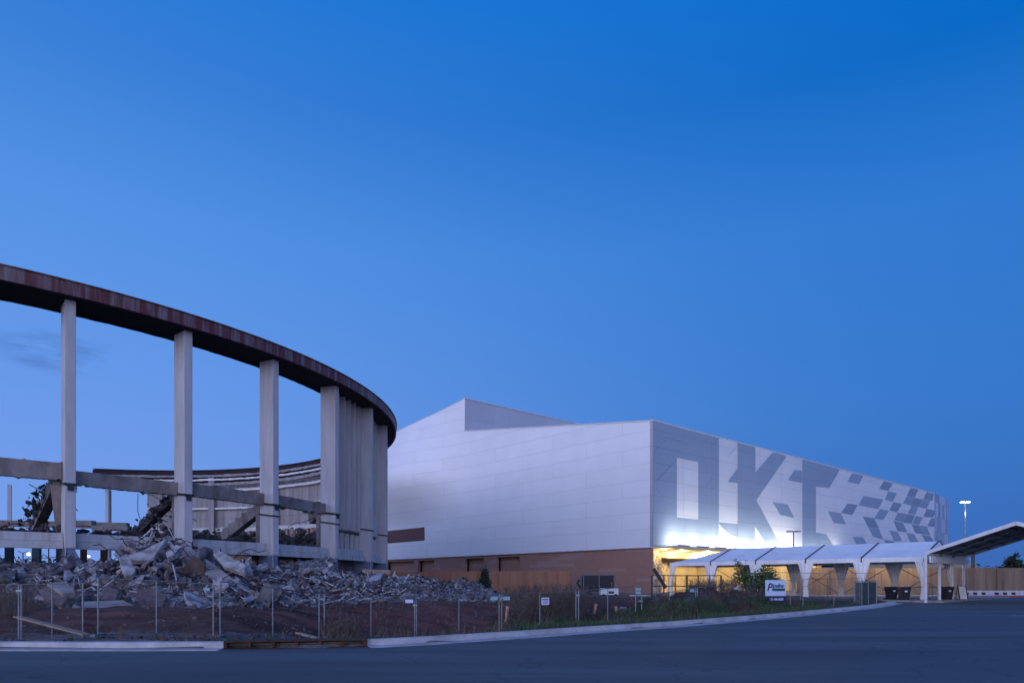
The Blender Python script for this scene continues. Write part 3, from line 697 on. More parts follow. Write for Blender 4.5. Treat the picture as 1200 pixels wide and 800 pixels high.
# cladding sheet, tan plank and teal scraps
mb = MB(); mb.bar(P(20, 722, 21.9), P(101, 743, 19.4), .22, .05); tag(mb.build('wooden_plank', M['wood']), 'long pale plank lying on the ground behind the kerb', 'plank')
mb = MB(); mb.bar(P(348, 741, 20.2), P(372, 747, 19.3), .12, .05); tag(mb.build('wooden_plank', M['wood']), 'short pale plank lying near the storm drain', 'plank')
mb = MB(); mb.bar(P(425, 669, 50), P(458, 670, 50), .5, .3); tag(mb.build('lying_bar', M['fin_brown']), 'brown timber lying on the heap under the last columns', 'timber')
for i in range(60):
    px = rnd.uniform(0, 460); Y = rnd.uniform(31, 40); X = (px-600)/F*Y; z = pile_z(X, Y); mb = MB(); L_ = rnd.uniform(.8, 2.6); a = rnd.uniform(0, 6.28)
    pts = [Vector((X, Y, z)) + Vector((math.cos(a)*L_*t, math.sin(a)*L_*t, .25+rnd.uniform(-.1, .3)+.5*t*(1.6-t))) for t in (0, .25, .5, .75, 1)]
    mb.tube(pts, .022, 5); tag(mb.build('rebar', M['rust']), 'bent rusty reinforcing bar sticking out of the rubble', 'rebar', 'reinforcing bars in the rubble')
for j, (x, y, d) in enumerate(((64, 574, 41), (60, 590, 42), (200, 590, 47), (170, 615, 50), (90, 571, 39), (372, 604, 57))):
    for i in range(4):
        mb = MB(); p = P(x, y, d); pts = [p]
        v = Vector((rnd.uniform(-.22, .05), rnd.uniform(-.1, .1), rnd.uniform(-.22, .1)))
        for k_ in range(5): v = v+Vector((rnd.gauss(0, .12), 0, rnd.gauss(-.03, .14))); pts.append(pts[-1]+v)
        mb.tube(pts, .025, 5); mb.build('hanging_rebar', M['steel_dark'], ar)

# ---------------------------------------------------------------- new white building
BC = Vector((16.5, 80, 0)); BROT = math.atan2(.664, .748)
bd = empty('coliseum_building', BC, 'huge white metal clad coliseum with blue grey letters above a brown brick base', 'building', BROT)
M['pan_l'] = panelmat('white_panels_side', (.76, .77, .80), 'Y', .80, 12.0, 1.93, offs=(1.5, -.1, 0), mort=.035, var=.02, freq=.5)
M['pan_r'] = panelmat('white_panels_front', (.72, .74, .78), 'X', .80, 6.2, 1.93, offs=(0, -.1, 0), mort=.04, var=.03)
M['pan_mid'] = panelmat('grey_panels', (.30, .375, .485), 'X', .8, 6.2, 1.93, offs=(0, -.1, 0), mort=.04, var=.03)
M['pan_dark'] = panelmat('slate_panels', (.26, .32, .42), 'X', .75, 6.2, 1.93, offs=(0, -.1, 0), mort=.04, var=.03)
M['pan_upper'] = panelmat('pale_grey_panels', (.48, .50, .56), 'X', .86, 3.0, 9, rough=.5, offs=(0, 0, 0), mort=.03, var=.05)
M['pan_fin'] = panelmat('pale_blue_panels', (.42, .49, .62), 'X', .7, 2.2, 3.1, offs=(0, 0, 0), mort=.06, var=.32, freq=.5)
M['roofing'] = mat('roof_membrane', (.5, .5, .52), None, .8)
ZB = 5.72
def ltop(t):
    return lerp(20.4, 25.1, t/35.9) if t <= 35.9 else lerp(30.2, 24.9, (t-35.9)/37)
def bulge(t, z):
    A = 3.8*ss((t-33.5)/19); k = (z-ZB)/(ltop(min(t, 72))-ZB)
    s_ = ss((z-ZB-4.6)/10.5)-.6*max(0, (z-18.5)/9.0)**1.3
    return -A*s_
NT, NZ = 80, 34
ts = sorted(set([72*i/NT for i in range(NT+1)]+[35.9]))
mb = MB(); rows = []
def lcol(t, top):
    return [Vector((bulge(t, ZB+(top-ZB)*j/NZ)*(0 if j == 0 else 1), t, ZB+(top-ZB)*j/NZ)) for j in range(NZ+1)]
cols = [lcol(t, ltop(t)) for t in ts if t <= 35.9]
def skin(mb, cols):
    o = len(mb.v); n = len(cols[0])
    for c in cols: mb.v += c
    for i in range(len(cols)-1):
        for j in range(n-1): mb.f.append((o+i*n+j, o+(i+1)*n+j, o+(i+1)*n+j+1, o+i*n+j+1)); mb.mi.append(0)
skin(mb, cols)
cols2 = [lcol(t, lerp(30.2, 24.9, (t-35.9)/37)) for t in ts if t >= 35.9]
skin(mb, cols2)
mb.build('side_facade', M['pan_l'], bd, smooth=True, local=True)
# upper parapet wall running back from the peak
x0 = bulge(35.9, 30.2)
mb = MB(); edge = [(bulge(35.9, z)+.01, 35.9, z) for z in [30.2-k*1.0 for k in range(11)]]; mb.prism([(90, 35.9, 30.2)]+edge+[(90, 35.9, 20.2)], (0, .5, 0)); mb.build('upper_parapet', M['pan_upper'], bd, local=True)
mb = MB(); mb.b2((x0-.05, 35.8, 30.2), (90, 36.5, 30.35)); mb.build('parapet_coping', M['white_metal'], bd, local=True)
# front facade (long side), end facet, back, roof
mb = MB(); mb.b2((0, 0, ZB), (97.9, .4, 20.4)); mb.build('front_facade', M['pan_r'], bd, local=True)
endpts = [(97.9, 0), (101, .25), (106, .75), (112, 1.6), (118, 2.9), (123, 4.4), (126.6, 6.2), (128.5, 10), (129, 20), (129, 72)]
mb = MB()
for (a, b), (c, d) in zip(endpts, endpts[1:]): mb.prism([(a, b, ZB), (c, d, ZB), (c, d, 20.4), (a, b, 20.4)], (0, .4, 0) if a < 127 else (-.4, 0, 0))
mb.build('end_facade', M['pan_fin'], bd, local=True)
mb = MB(); mb.prism([(1.5, 72, 0), (129, 72, 0), (129, 72, 22), (1.5, 72, 24.9)], (0, .4, 0)); mb.build('rear_wall', M['pan_l'], bd, local=True)
mb = MB(); mb.add([(0, .4, 20.25), (128, .4+6, 20.2), (128, 72, 21), (0, 72, 24.5), (0, 35.9, 24.6)], [(0, 1, 2, 3, 4)]); mb.build('roof', M['roofing'], bd, local=True)
mb = MB()
mb.b2((-.06, -.06, 20.4), (97.9, .46, 20.55)); mb.build('roof_coping', M['white_metal'], bd, local=True)
mb = MB(); q = [Vector((bulge(t, ltop(t))-.05, t, ltop(t))) for t in ts if t <= 35.9]
for a, b in zip(q, q[1:]): mb.bar(a+Vector((.12, 0, .06)), b+Vector((.12, 0, .06)), .3, .12)
mb.build('side_coping', M['white_metal'], bd, local=True)
q = [Vector((bulge(t, lerp(30.2, 24.9, (t-35.9)/37)), t, lerp(30.2, 24.9, (t-35.9)/37))) for t in ts if t >= 35.9]
mb = MB()
for a, b in zip(q, q[1:]): mb.bar(a+Vector((.12, 0, .06)), b+Vector((.12, 0, .06)), .3, .12)
mb.build('side_coping', M['white_metal'], bd, local=True)
# ledge flashing between cladding and brick on the side wall
mb = MB(); mb.b2((-.12, 0, ZB-.14), (.3, 72, ZB)); mb.build('base_flashing', M['white_metal'], bd, local=True)
# brick base of the side, with shallow recesses
mb = MB()
rec = []
def t_of(x):
    k = (x-600)/F; return (16.5-80*k)/(.748*k+.664)
for (xa, xb, ytop) in ((608, 581, 654), (566, 544, 655), (508, 489, 657.5), (484, 452, 658)): rec.append((t_of(xa), t_of(xb), 5.2))
tprev = .12
for a, b, zt in rec:
    mb.b2((.15, tprev, -.2), (.6, a, ZB-.14)); mb.b2((.15, a, zt), (.6, b, ZB-.14)); tprev = b
mb.b2((.15, tprev, -.2), (.6, 72, ZB-.14)); mb.build('brick_base', M['brick'], bd, local=True)
for a, b, zt in rec:
    mb = MB(); mb.b2((.95, a, -.2), (1.05, b, zt)); mb.build('recessed_panel', M['fin_brown'] if a > 60 else M['brick'], bd, local=True)
mb = MB(); a, b = t_of(497.5), t_of(440); lt = [a+(b-a)*k/8 for k in range(9)]; za, zb_ = 1.5+51*.139, 1.5+67*.139
for u, v in zip(lt, lt[1:]): mb.prism([(bulge(u, za)-.08, u, za), (bulge(v, za)-.08, v, za), (bulge(v, zb_)-.08, v, zb_), (bulge(u, zb_)-.08, u, zb_)], (.2, 0, 0))
mb.build('louver_panel', M['louver'], bd, local=True)

# painted letters and diamonds on the long side
def fpt(x, y):
    k = (x-600)/F; s = (16.5-80*k)/(.664*k-.748); d = 80+.664*s; return (s, 0, CH+(HZ-y)*d/F)
def decal(pxs, m_, name, proud=.03, part=True):
    mb = MB(); pts = []
    for x, y in pxs:
        p = fpt(x, y); pts.append(Vector((max(.0, p[0]), -.004, min(20.38, max(ZB+.02, p[2])))))
    mb.prism(pts, (0, -proud, 0)); return mb.build(name, m_, bd, local=True)
cb3 = lambda L: [(750+x/4.444, 470+y/4.444) for x, y in L]
cb4 = lambda L: [(920+x/5, 500+y/5) for x, y in L]
# letter O as a frame of four pieces joined in one mesh
o_ = fpt(793, 536); o2 = fpt(818.2, 542); s1, s2 = o_[0], o2[0]; sR = fpt(842.2, 600)[0]; zt_, zb_ = fpt(792.8, 535.9)[2], fpt(792.8, 606.5)[2]
mb = MB()
def fr(a, b, c, d): mb.b2((a, -.034, b), (c, -.004, d))
fr(0, ZB+.02, s1, 20.38); fr(s2, ZB+.02, sR, 20.38); fr(s1, zt_, s2, 20.38); fr(s1, ZB+.02, s2, zb_)
mb.build('letter_panel', M['pan_mid'], bd, local=True)['label'] = 'blue grey square letter O'
k_ = decal([(864.3, 510), (885, 510), (885, 553.7), (904.8, 530.3), (910, 524), (921.5, 534.8), (886, 585.9), (918, 645), (904, 648), (884.6, 616.7), (884.6, 650), (864.3, 650)], M['pan_mid'], 'letter_panel')
k_['label'] = 'blue grey letter K'
c_ = decal([(940, 530), (960, 530), (984, 550), (971.6, 571.6), (956, 569.6), (956, 623.6), (968, 625.6), (977, 640), (985, 652), (940, 652)], M['pan_mid'], 'letter_panel'); c_['label'] = 'blue grey angular letter C'
decal([(853, 564.5), (864.1, 548.8), (864.1, 565.6)], M['pan_mid'], 'wall_tile')
decal([(842.4, 612.2), (864.1, 614), (864.1, 629), (856, 627), (849, 621), (844, 615)], M['pan_mid'], 'wall_tile')
decal([(923.3, 562.3), (930.7, 550.6), (939.6, 551.5), (939.6, 565.6)], M['pan_mid'], 'wall_tile')
decal([(905.3, 588.6), (922.8, 591), (930.7, 606.6), (914.3, 603.2)], M['pan_mid'], 'wall_tile')
T_ = [('m', (365, 320), (390, 272), (458, 285), (432, 335)), ('d', (552, 362), (578, 318), (630, 330), (605, 375)), ('m', (585, 425), (605, 376), (655, 388), (630, 438)),
('m', (430, 458), (460, 403), (575, 425), (545, 480)), ('d', (328, 503), (365, 448), (425, 457), (393, 515)), ('d', (610, 487), (635, 440), (685, 450), (655, 500)),
('m', (523, 535), (555, 481), (608, 490), (575, 545)), ('d', (712, 405), (735, 357), (780, 367), (760, 412)), ('m', (690, 447), (712, 407), (759, 416), (735, 458)),
('d', (735, 460), (761, 416), (808, 425), (781, 469)), ('m', (783, 469), (810, 426), (850, 435), (828, 478)), ('d', (810, 423), (830, 380), (872, 392), (862, 434)),
('m', (718, 505), (740, 463), (780, 471), (760, 515)), ('m', (640, 546), (660, 500), (711, 509), (690, 558)), ('d', (691, 560), (713, 510), (760, 519), (740, 566)),
('m', (745, 566), (765, 521), (808, 530), (785, 573)), ('d', (810, 525), (830, 480), (880, 490), (868, 530)), ('d', (833, 580), (855, 535), (878, 535), (878, 585)),
('d', (455, 523), (522, 535), (550, 595), (490, 590)), ('m', (490, 592), (550, 597), (575, 660), (515, 640)), ('m', (250, 493), (325, 505), (355, 570), (285, 562)),
('d', (635, 550), (690, 561), (715, 617), (660, 610)), ('d', (740, 569), (785, 577), (815, 628), (765, 622)), ('m', (790, 577), (830, 582), (850, 636), (817, 629)),
('m', (610, 605), (658, 613), (685, 668), (640, 668)), ('m', (712, 620), (755, 627), (785, 680), (735, 680)), ('d', (800, 630), (850, 640), (876, 675), (825, 678)),
('m', (395, 643), (455, 645), (480, 690), (420, 692)), ('d', (580, 660), (637, 669), (640, 685), (590, 685))]
for t in T_: decal(cb4(t[1:]), M['pan_mid'] if t[0] == 'm' else M['pan_dark'], 'wall_tile')
for a_, b_ in (((766, 530), (782, 513)), ((767, 566), (793, 537)), ((768, 572), (775, 580)), ((833, 523), (842, 514)), ((826, 571), (834, 560)), ((780, 512), (806, 521)), ((853, 534), (864, 522))):
    p0, p1 = Vector(fpt(*a_)), Vector(fpt(*b_)); mb = MB(); mb.bar(p0+Vector((0, -.04, 0)), p1+Vector((0, -.04, 0)), .012, .05, up=Vector((0, 1, 0))); mb.build('panel_seam', M['pan_dark'], bd, local=True)
# lightning rods on the roof edge
for s_ in (0.3, 9, 22, 36, 48, 58, 68, 84):
    mb = MB(); mb.tube([(s_, .2, 20.5), (s_, .2, 21.3)], .03, 5); mb.build('roof_rod', M['galv'], bd, local=True)

# recessed entrance level under the long side
mb = MB(); mb.b2((.62, .12, -.2), (1.7, 6.9, ZB-.3)); mb.b2((.15, 0, -.2), (1.7, .11, ZB-.3)); mb.build('stone_pier', M['stone'], bd, local=True)
mb = MB(); mb.b2((.15, -2.6, ZB-.26), (60, 7.2, ZB-.06)); mb.b2((.15, -2.7, ZB-.34), (60, -2.6, ZB-.0)); mb.build('soffit', M['cream'], bd, local=True)
mb = MB(); mb.b2((60, 0, -.2), (129, .5, ZB)); mb.build('lower_wall', M['stucco'], bd, local=True)
mb = MB(); mb.b2((1.7, 7.0, -.2), (60, 7.3, ZB-.26)); mb.build('entrance_wall', M['stucco'], bd, local=True)
mb = MB(); mb.b2((1.7, 3.0, ZB-1.1), (26, 7.0, ZB-.28)); mb.build('dropped_bulkhead', M['cream'], bd, local=True)
for s_ in (9, 20, 31, 42, 53):
    mb = MB(); mb.b2((s_, 5.6, -.2), (s_+1.6, 6.99, ZB-.3)); mb.build('wall_pier', M['stone'] if s_ < 10 else M['cream'], bd, local=True)
for s_ in (5.5, 13, 17, 25):
    mb = MB(); mb.b2((s_, 6.92, -.1), (s_+1.2, 7.0, 2.4)); d_ = mb.build('door', M['glass_door'], bd, local=True)
    mb = MB(); mb.b2((s_-.12, 6.9, -.1), (s_, 7.0, 2.5)); mb.b2((s_+1.2, 6.9, -.1), (s_+1.32, 7.0, 2.5)); mb.b2((s_-.12, 6.9, 2.4), (s_+1.32, 7.0, 2.52)); mb.build('door_frame', M['stucco'], d_, local=True)
    mb = MB(); mb.b2((s_+1.0, 6.85, .9), (s_+1.05, 6.92, 1.5)); mb.build('handle', M['dark_rail'], d_, local=True)
# soffit lamps and wall washers
def light(name, typ, loc, power, color, parent, rot=None, **kw):
    l = bpy.data.lights.new(name, typ); l.energy = power; l.color = color
    for k, v in kw.items(): setattr(l, k, v)
    o = bpy.data.objects.new(name, l); COL.objects.link(o); o.parent = parent; o.location = loc
    if rot: o.rotation_euler = rot
    return o
for i, (s_, y_, z_, pw) in enumerate(((1.0, -1.0, 5.3, 90), (3.2, 2.0, 5.3, 240), (8, 1.5, 5.3, 260), (14, 1.5, 5.3, 260), (21, 1.5, 5.3, 240), (29, 1.5, 5.3, 220), (38, 1.5, 5.3, 220), (48, 1.5, 5.3, 220), (57, 1.5, 5.3, 200))):
    mb = MB(); mb.tube([(s_, y_, z_+.02), (s_, y_, z_+.14)], .16, 14); mb.build('downlight', M['lamp_warm'], bd, local=True)
    light('downlight_glow', 'POINT', (s_, y_, z_-.3), pw*(2.2 if i < 3 else 5), (1.0, .74, .32), bd, shadow_soft_size=.12)
Bm = chain_matrix(bd)
for i in range(12):
    s_ = 4.0+4.1*i; loc = Bm @ Vector((s_, -1.5, ZB))
    wl = empty('wall_washer', loc, 'slim floodlight on the ledge shining up the lettered wall', 'floodlight', BROT, 'floodlights along the ledge')
    mb = MB(); mb.b2((-1.1, -.18, .12), (1.1, .12, .26)); mb.build('housing', M['galv'], wl, local=True)
    mb = MB(); mb.b2((-.95, -.14, .262), (.95, .08, .28)); mb.build('lens', M['flood_lens'], wl, local=True)
    for sx in (-.8, .8):
        mb = MB(); mb.b2((sx-.04, -.05, -.03), (sx+.04, .05, .12)); mb.build('bracket', M['galv'], wl, local=True)
    l_ = light('wash_beam', 'AREA', (0, 0, .34), (165 if i < 8 else 48), (1.0, .95, .80), wl, shape='RECTANGLE', size=3.2, size_y=.18, spread=R(160))
    l_.rotation_euler = (R(180-36), 0, 0)

# ---------------------------------------------------------------- marquee tent
TD = Vector((-3.12, 3.25, 0)); TL = TD.length; TDn = TD.normalized(); TN = Vector((.72, .69, 0)).normalized()
T0 = Vector((31.4, 52, 0)); ZE, ZR, TW = 3.45, 4.8, 7.9
tn = empty('marquee_tent', T0, 'long white event tent with gathered curtains on its posts', 'tent')
def tp(u, w, z): return T0+TDn*u+TN*w+Vector((0, 0, z))
mb = MB(); LT = TL*5; N = 12
# front and rear slopes, subdivided so the fabric sags a little between the frames
def slope(mb, w0, w1, z0, z1):
    nu, nw = 40, 8; vs = []
    for i in range(nu+1):
        u = LT*i/nu
        for j in range(nw+1):
            t = j/nw; w = lerp(w0, w1, t); z = lerp(z0, z1, t)
            ue = u
            # hipped far end
            sag = .07*math.sin(math.pi*t)*abs(math.sin(math.pi*u/TL))
            hipstart = TL*4
            if u > hipstart:
                k = (u-hipstart)/TL; z = min(z, lerp(ZR, ZE, k)+.02)
            vs.append(tp(ue, w, z-sag))
    o = len(mb.v); mb.v += vs; k = nw+1
    for i in range(nu):
        for j in range(nw): mb.f.append((o+i*k+j, o+(i+1)*k+j, o+(i+1)*k+j+1, o+i*k+j+1)); mb.mi.append(0)
slope(mb, 0, TW/2, ZE, ZR); slope(mb, TW, TW/2, ZE, ZR)
mb.prism([tp(0, 0, ZE), tp(0, TW, ZE), tp(0, TW/2, ZR)], TDn*.02)
o = mb.build('roof_fabric', M['tent'], tn)
mb = MB()
for w in (0, TW): mb.bar(tp(0, w, ZE-.17), tp(LT, w, ZE-.17), .03, .36)
mb.bar(tp(0, 0, ZE-.17), tp(0, TW, ZE-.17), .03, .36); mb.bar(tp(LT, 0, ZE-.17), tp(LT, TW, ZE-.17), .03, .36); mb.build('valance', M['tent'], tn)
for i in range(6):
    u = TL*i
    if i < 5:
        for w in (0, TW):
            mb = MB(); mb.bar(tp(u, w, ZE+.05), tp(u, TW/2, ZR+.05), .1, .05); mb.bar(tp(u, w-(.02 if w == 0 else -.02), ZE-.36), tp(u, w-(.02 if w == 0 else -.02), ZE+.06), .1, .06); mb.build('rafter_strap', M['strap'], tn)
    for w in (0.08, TW-.08):
        mb = MB(); mb.tube([tp(u, w, .1), tp(u, w, ZE)], .06, 8); mb.build('post', M['white_metal'], tn)
        mb = MB(); mb.box(tp(u, w, .14), (.3, .3, .04)); mb.build('base_plate', M['galv'], tn)
def curtain(u, w, seed, half=0, width=1.35, mt='tent'):
    q = random.Random(seed); mb = MB(); nz, ns = 16, 44; tie = 1.15
    rows = []
    for j in range(nz+1):
        z = lerp(ZE-.34, .18, j/nz)
        if z > tie: hw = lerp(.17, width/2, ((z-tie)/(ZE-.34-tie))**1.25)
        else: hw = lerp(.30, .17, (z/tie)**1.0)
        row = []
        for i in range(ns):
            a = 2*math.pi*i/ns; rx = hw*(1+0); ry = .16+.06*(1-abs(z-tie)/2.4)
            fold = 1+.42*math.sin(a*11+seed+.4*z)+.18*math.sin(a*23+z)
            cx = math.cos(a)*rx
            if half: cx = cx*.5+half*hw*.5
            row.append(tp(u+cx, w+math.sin(a)*ry*fold, z))
        rows.append(row)
    for r_ in rows: mb.v += r_
    for j in range(nz):
        for i in range(ns): mb.f.append((j*ns+i, j*ns+(i+1) % ns, (j+1)*ns+(i+1) % ns, (j+1)*ns+i)); mb.mi.append(0)
    o = mb.build('curtain', M[mt], tn, smooth=True)
    mb = MB(); mb.tube([tp(u+half*.08-.2, w-.1, tie), tp(u+half*.08, w-.2, tie), tp(u+half*.08+.2, w-.1, tie)], .03, 6); mb.build('tie_back', M['strap'], o)
for i in range(6):
    curtain(TL*i, .02, i*3.1, half=(1 if i == 0 else (-1 if i == 5 else 0)))
    curtain(TL*i, TW-.02, 20+i*2.3, half=(1 if i == 0 else (-1 if i == 5 else 0)), width=1.5)
for i in (0, 1, 2):
    for (za, zb) in ((.4, 3.0), (3.0, .4)):
        mb = MB(); mb.tube([tp(TL*i+.1, TW-.1, za), tp(TL*(i+1)-.1, TW-.1, zb)], .025, 6); mb.build('cross_brace', M['dark_rail'], tn)
mb = MB(); mb.tube([tp(TL*4-.2, .05, 3.0), tp(TL*3+.8, .05, .9)], .025, 6); mb.build('cross_brace', M['dark_rail'], tn)
mb = MB(); mb.b2((-2.0, -1.6, 0), (0, 0, 0)) if False else None
struct_pts = [tp(-1.5, -1.0, .12), tp(LT+2, -1.0, .12), tp(LT+2, TW+14, .12), tp(-1.5, TW+14, .12)]
mb = MB(); mb.prism([p-Vector((0, 0, .3)) for p in struct_pts], (0, 0, .32)); struct(mb.build('pavement', M['concrete']))

# ---------------------------------------------------------------- open gable canopy at the right
CN = TN; CD = -TDn      # depth direction, span direction
K0 = Vector((30.75, 50.2, 0)); CL = 10.7; half = 5.15; ze, zr = 3.75, 5.5
cp = empty('open_canopy', K0, 'open sided gable canopy with pale edge and dark underside over the yard entrance', 'canopy')
def kp(u, w, z): return K0+CD*u+CN*w+Vector((0, 0, z))
mb = MB()
pr = [(-.35, ze-.45), (-.25, ze-.12), (0, ze), (half, zr), (half*2, ze), (half*2+.25, ze-.12), (half*2+.35, ze-.45)]
for (a, za), (b, zb) in zip(pr, pr[1:]):
    mb.prism([kp(a, 0, za+.12), kp(b, 0, zb+.12), kp(b, 0, zb+.16), kp(a, 0, za+.16)], CN*CL)
mb.build('canopy_roof', M['white_metal'], cp)
mb = MB()
for (a, za), (b, zb) in zip(pr[1:-1], pr[2:-1]):
    mb.prism([kp(a, .25, za+.05), kp(b, .25, zb+.05), kp(b, .25, zb+.11), kp(a, .25, za+.11)], CN*(CL-.5))
mb.build('canopy_lining', mat('canopy_lining', (.27, .27, .30), (.2, .2, .22), .7, nscale=1), cp)
for w in (0, CL/3, 2*CL/3, CL):
    mb = MB()
    for (a, za), (b, zb) in zip(pr, pr[1:]): mb.bar(kp(a, w, za), kp(b, w, zb), .12, .22)
    mb.build('rafter', M['white_metal'] if w in (0, CL) else M['galv'], cp)
    for a in (-.3, half*2+.3):
        if w in (0, CL) or True:
            mb = MB(); mb.tube([kp(a, w, -.02), kp(a, w, ze-.4)], .11, 10); mb.build('post', M['white_metal'], cp)
mb = MB(); mb.bar(kp(0, 0, ze-.55), kp(0, CL, ze-.55), .08, .5); mb.build('side_panel', M['tent'], cp)
for kf in range(5):
    u = half*(kf+.5)/5; z = lerp(ze, zr, (kf+.5)/5)
    mb = MB(); mb.bar(kp(u, .2, z-.02), kp(u, CL-.2, z-.02), .06, .1); mb.build('purlin', M['dark_rail'], cp)

# ---------------------------------------------------------------- fences
def hoarding(name, p, q, z0, z1, m_, label, w=1.22, seed=0, th=.06, wob=.03):
    """solid fence of plywood sheets standing between two ground points"""
    r_ = random.Random(seed); p, q = Vector(p), Vector(q); d = q-p; n = max(1, int(d.length/w)); ax = d.normalized(); nr = Vector((-ax.y, ax.x, 0))
    o = empty(name, p, label, 'fence')
    for i in range(n):
        c = p+d*((i+.5)/n); h = z1+r_.uniform(-wob, wob); mb = MB(); mb.box(c+nr*r_.uniform(-.03, .03)+Vector((0, 0, (z0+h)/2)), (d.length/n-.02, th, h-z0), math.atan2(ax.y, ax.x)); mb.build('plywood_sheet', m_, o)
        if i % 3 == 0:
            mb = MB(); mb.box(p+d*(i/n)-nr*.09+Vector((0, 0, (z0+z1)/2-.1)), (.09, .09, z1-z0-.2), math.atan2(ax.y, ax.x)); mb.build('post', m_, o)
    return o
hoarding('plywood_fence', (6.1, 71.5, 0), (-14, 76.5, 0), -.2, 2.68, M['plywood'], 'orange brown plywood fence in front of the brick base behind the gravel heaps', seed=2)
hoarding('plywood_fence', (31.5, 75.5, 0), (95, 75, 0), -.1, 3.1, M['plywood_far'], 'long tan plywood fence behind the tents at the right edge', seed=3, wob=.015)
def fence_panel(x0, yt0, xm, ymt, x1, yt1, d0, d1, label, h=1.83, sign=None, chain=True):
    p0, p1 = P(x0, yt0, d0), P(x1, yt1, d1); pm = (p0+p1)/2; pm.z = lerp(p0.z, p1.z, .5)
    o = empty('chain_link_fence', (pm.x, pm.y, pm.z-h), label, 'fence panel', 0, 'temporary chain link fence panels along the kerb')
    rr = .024
    for p, nm in ((p0, 'post'), (p1, 'post'), (pm, 'middle_post')):
        mb = MB(); mb.tube([p-Vector((0, 0, h)), p], rr if nm == 'post' else rr*.8, 8); mb.build(nm, M['galv'], o)
    mb = MB(); mb.tube([p0, p1], .016, 6); mb.build('top_rail', M['rail_dull'], o)
    mb = MB(); mb.tube([p0-Vector((0, 0, h-.1)), p1-Vector((0, 0, h-.1))], .014, 6); mb.build('bottom_rail', M['rail_dull'], o)
    if chain:
        mb = MB(); Z = Vector((0, 0, 1)); mb.quad(p0-Z*(h-.1), p1-Z*(h-.1), p1-Z*.03, p0-Z*.03); c = mb.build('chain_mesh', M['chain'], o)
    mb = MB(); mb.tube([p0-Vector((.09, 0, .18)), p0+Vector((-.09, 0, -.06))], .03, 6) if False else mb.box(p0+Vector((-.05, -.02, -.2)), (.18, .06, .07)); mb.build('clamp', M['galv'], o)
    for p in (p0,):
        mb = MB(); mb.box(p-Vector((0, 0, h-.03)), (.14, .7, .06), .1); mb.build('foot', M['galv'], o)
    return o
FP = [(-80, 686, 22, 684.5, 21.2, 21.6, 'first fence panel at the left edge, in front of the boulders'),
 (25, 684.5, 97, 683, 21.6, 21.7, 'fence panel above the long plank lying on the ground'),
 (115, 677, 250, 684, 21.7, 22.2, 'fence panel in front of the reddish boulder and pale slabs'),
 (258, 681, 374, 695, 22.6, 25.7, 'fence panel behind the left half of the storm drain'),
 (380, 695.5, 486, 703.5, 26, 27.8, 'low sunken fence panel right behind the storm drain end'),
 (488, 703, 585, 695.5, 27.8, 29.4, 'fence panel in front of the gravel heaps and small evergreen'),
 (588, 695, 675, 692.5, 29.5, 31.2, 'fence panel with the orange stub pipe and brown brush behind it'),
 (678, 692, 745, 686.5, 31.2, 32.6, 'fence panel in front of the dark slatted trailer'),
 (752, 699, 815, 688.5, 32.6, 34.6, 'fence panel in front of the mound with the leaning black pole'),
 (817, 688, 866, 685, 34.7, 37.2, 'fence panel over the green weeds between mound and young tree'),
 (868, 685, 926, 679, 37.3, 40, 'fence panel carrying the white lettered banner'),
 (941, 678, 1010, 677.5, 40.6, 44.8, 'fence panel in front of the tent curtains right of the banner')]
for (x0, y0, x1, y1, d0, d1, lb) in FP: fence_panel(x0, y0, 0, 0, x1, y1, d0, d1, lb)
def plate(x, y, w, h, d, m_, label, name='notice_sign', yaw=.2):
    p = P(x, y, d); mb = MB(); mb.box((0, 0, 0), (w*d/F, .012, h*d/F), yaw); o = mb.build(name, m_); o.location = p; return tag(o, label, 'sign')
plate(242, 690, 7, 3.6, 22.05, M['cyan_sign'], 'small pale green plate on the fence near the double posts')
plate(479.5, 704, 9, 4, 27.6, M['sign_white'], 'small white plate on the fence in front of the gravel')
plate(579, 700.5, 8.5, 4, 29.2, M['cyan_sign'], 'left one of two small cyan plates at the double fence post')
plate(593.5, 700.7, 8, 4.2, 29.4, M['cyan_sign'], 'right one of two small cyan plates at the double fence post')
s_ = plate(639, 704, 9.6, 8.5, 30.1, M['sign_white'], 'square white notice on the fence in front of the brown brush', yaw=.35)
for (dz, w, h, m_) in ((.085, .30, .035, 'ink_blue'), (.02, .26, .03, 'red_paint'), (-.05, .22, .02, 'ink_blue'), (-.10, .28, .02, 'ink_blue')):
    mb = MB(); mb.box((0, -.012, dz), (w, .006, h), .35); mb.build('print', M[m_], s_, local=True)
plate(748, 690, 6, 3, 32.5, M['cyan_sign'], 'upper one of two cyan plates on the leaning fence post')
plate(748, 694, 6, 3, 32.5, M['cyan_sign'], 'lower one of two cyan plates on the leaning fence post')
plate(811, 691.5, 5.5, 3.6, 34.4, M['cyan_sign'], 'cyan plate on the fence post right of the leaning pole')
plate(862.5, 689, 4.5, 2.6, 37.0, M['cyan_sign'], 'cyan plate on the fence beside the young tree')
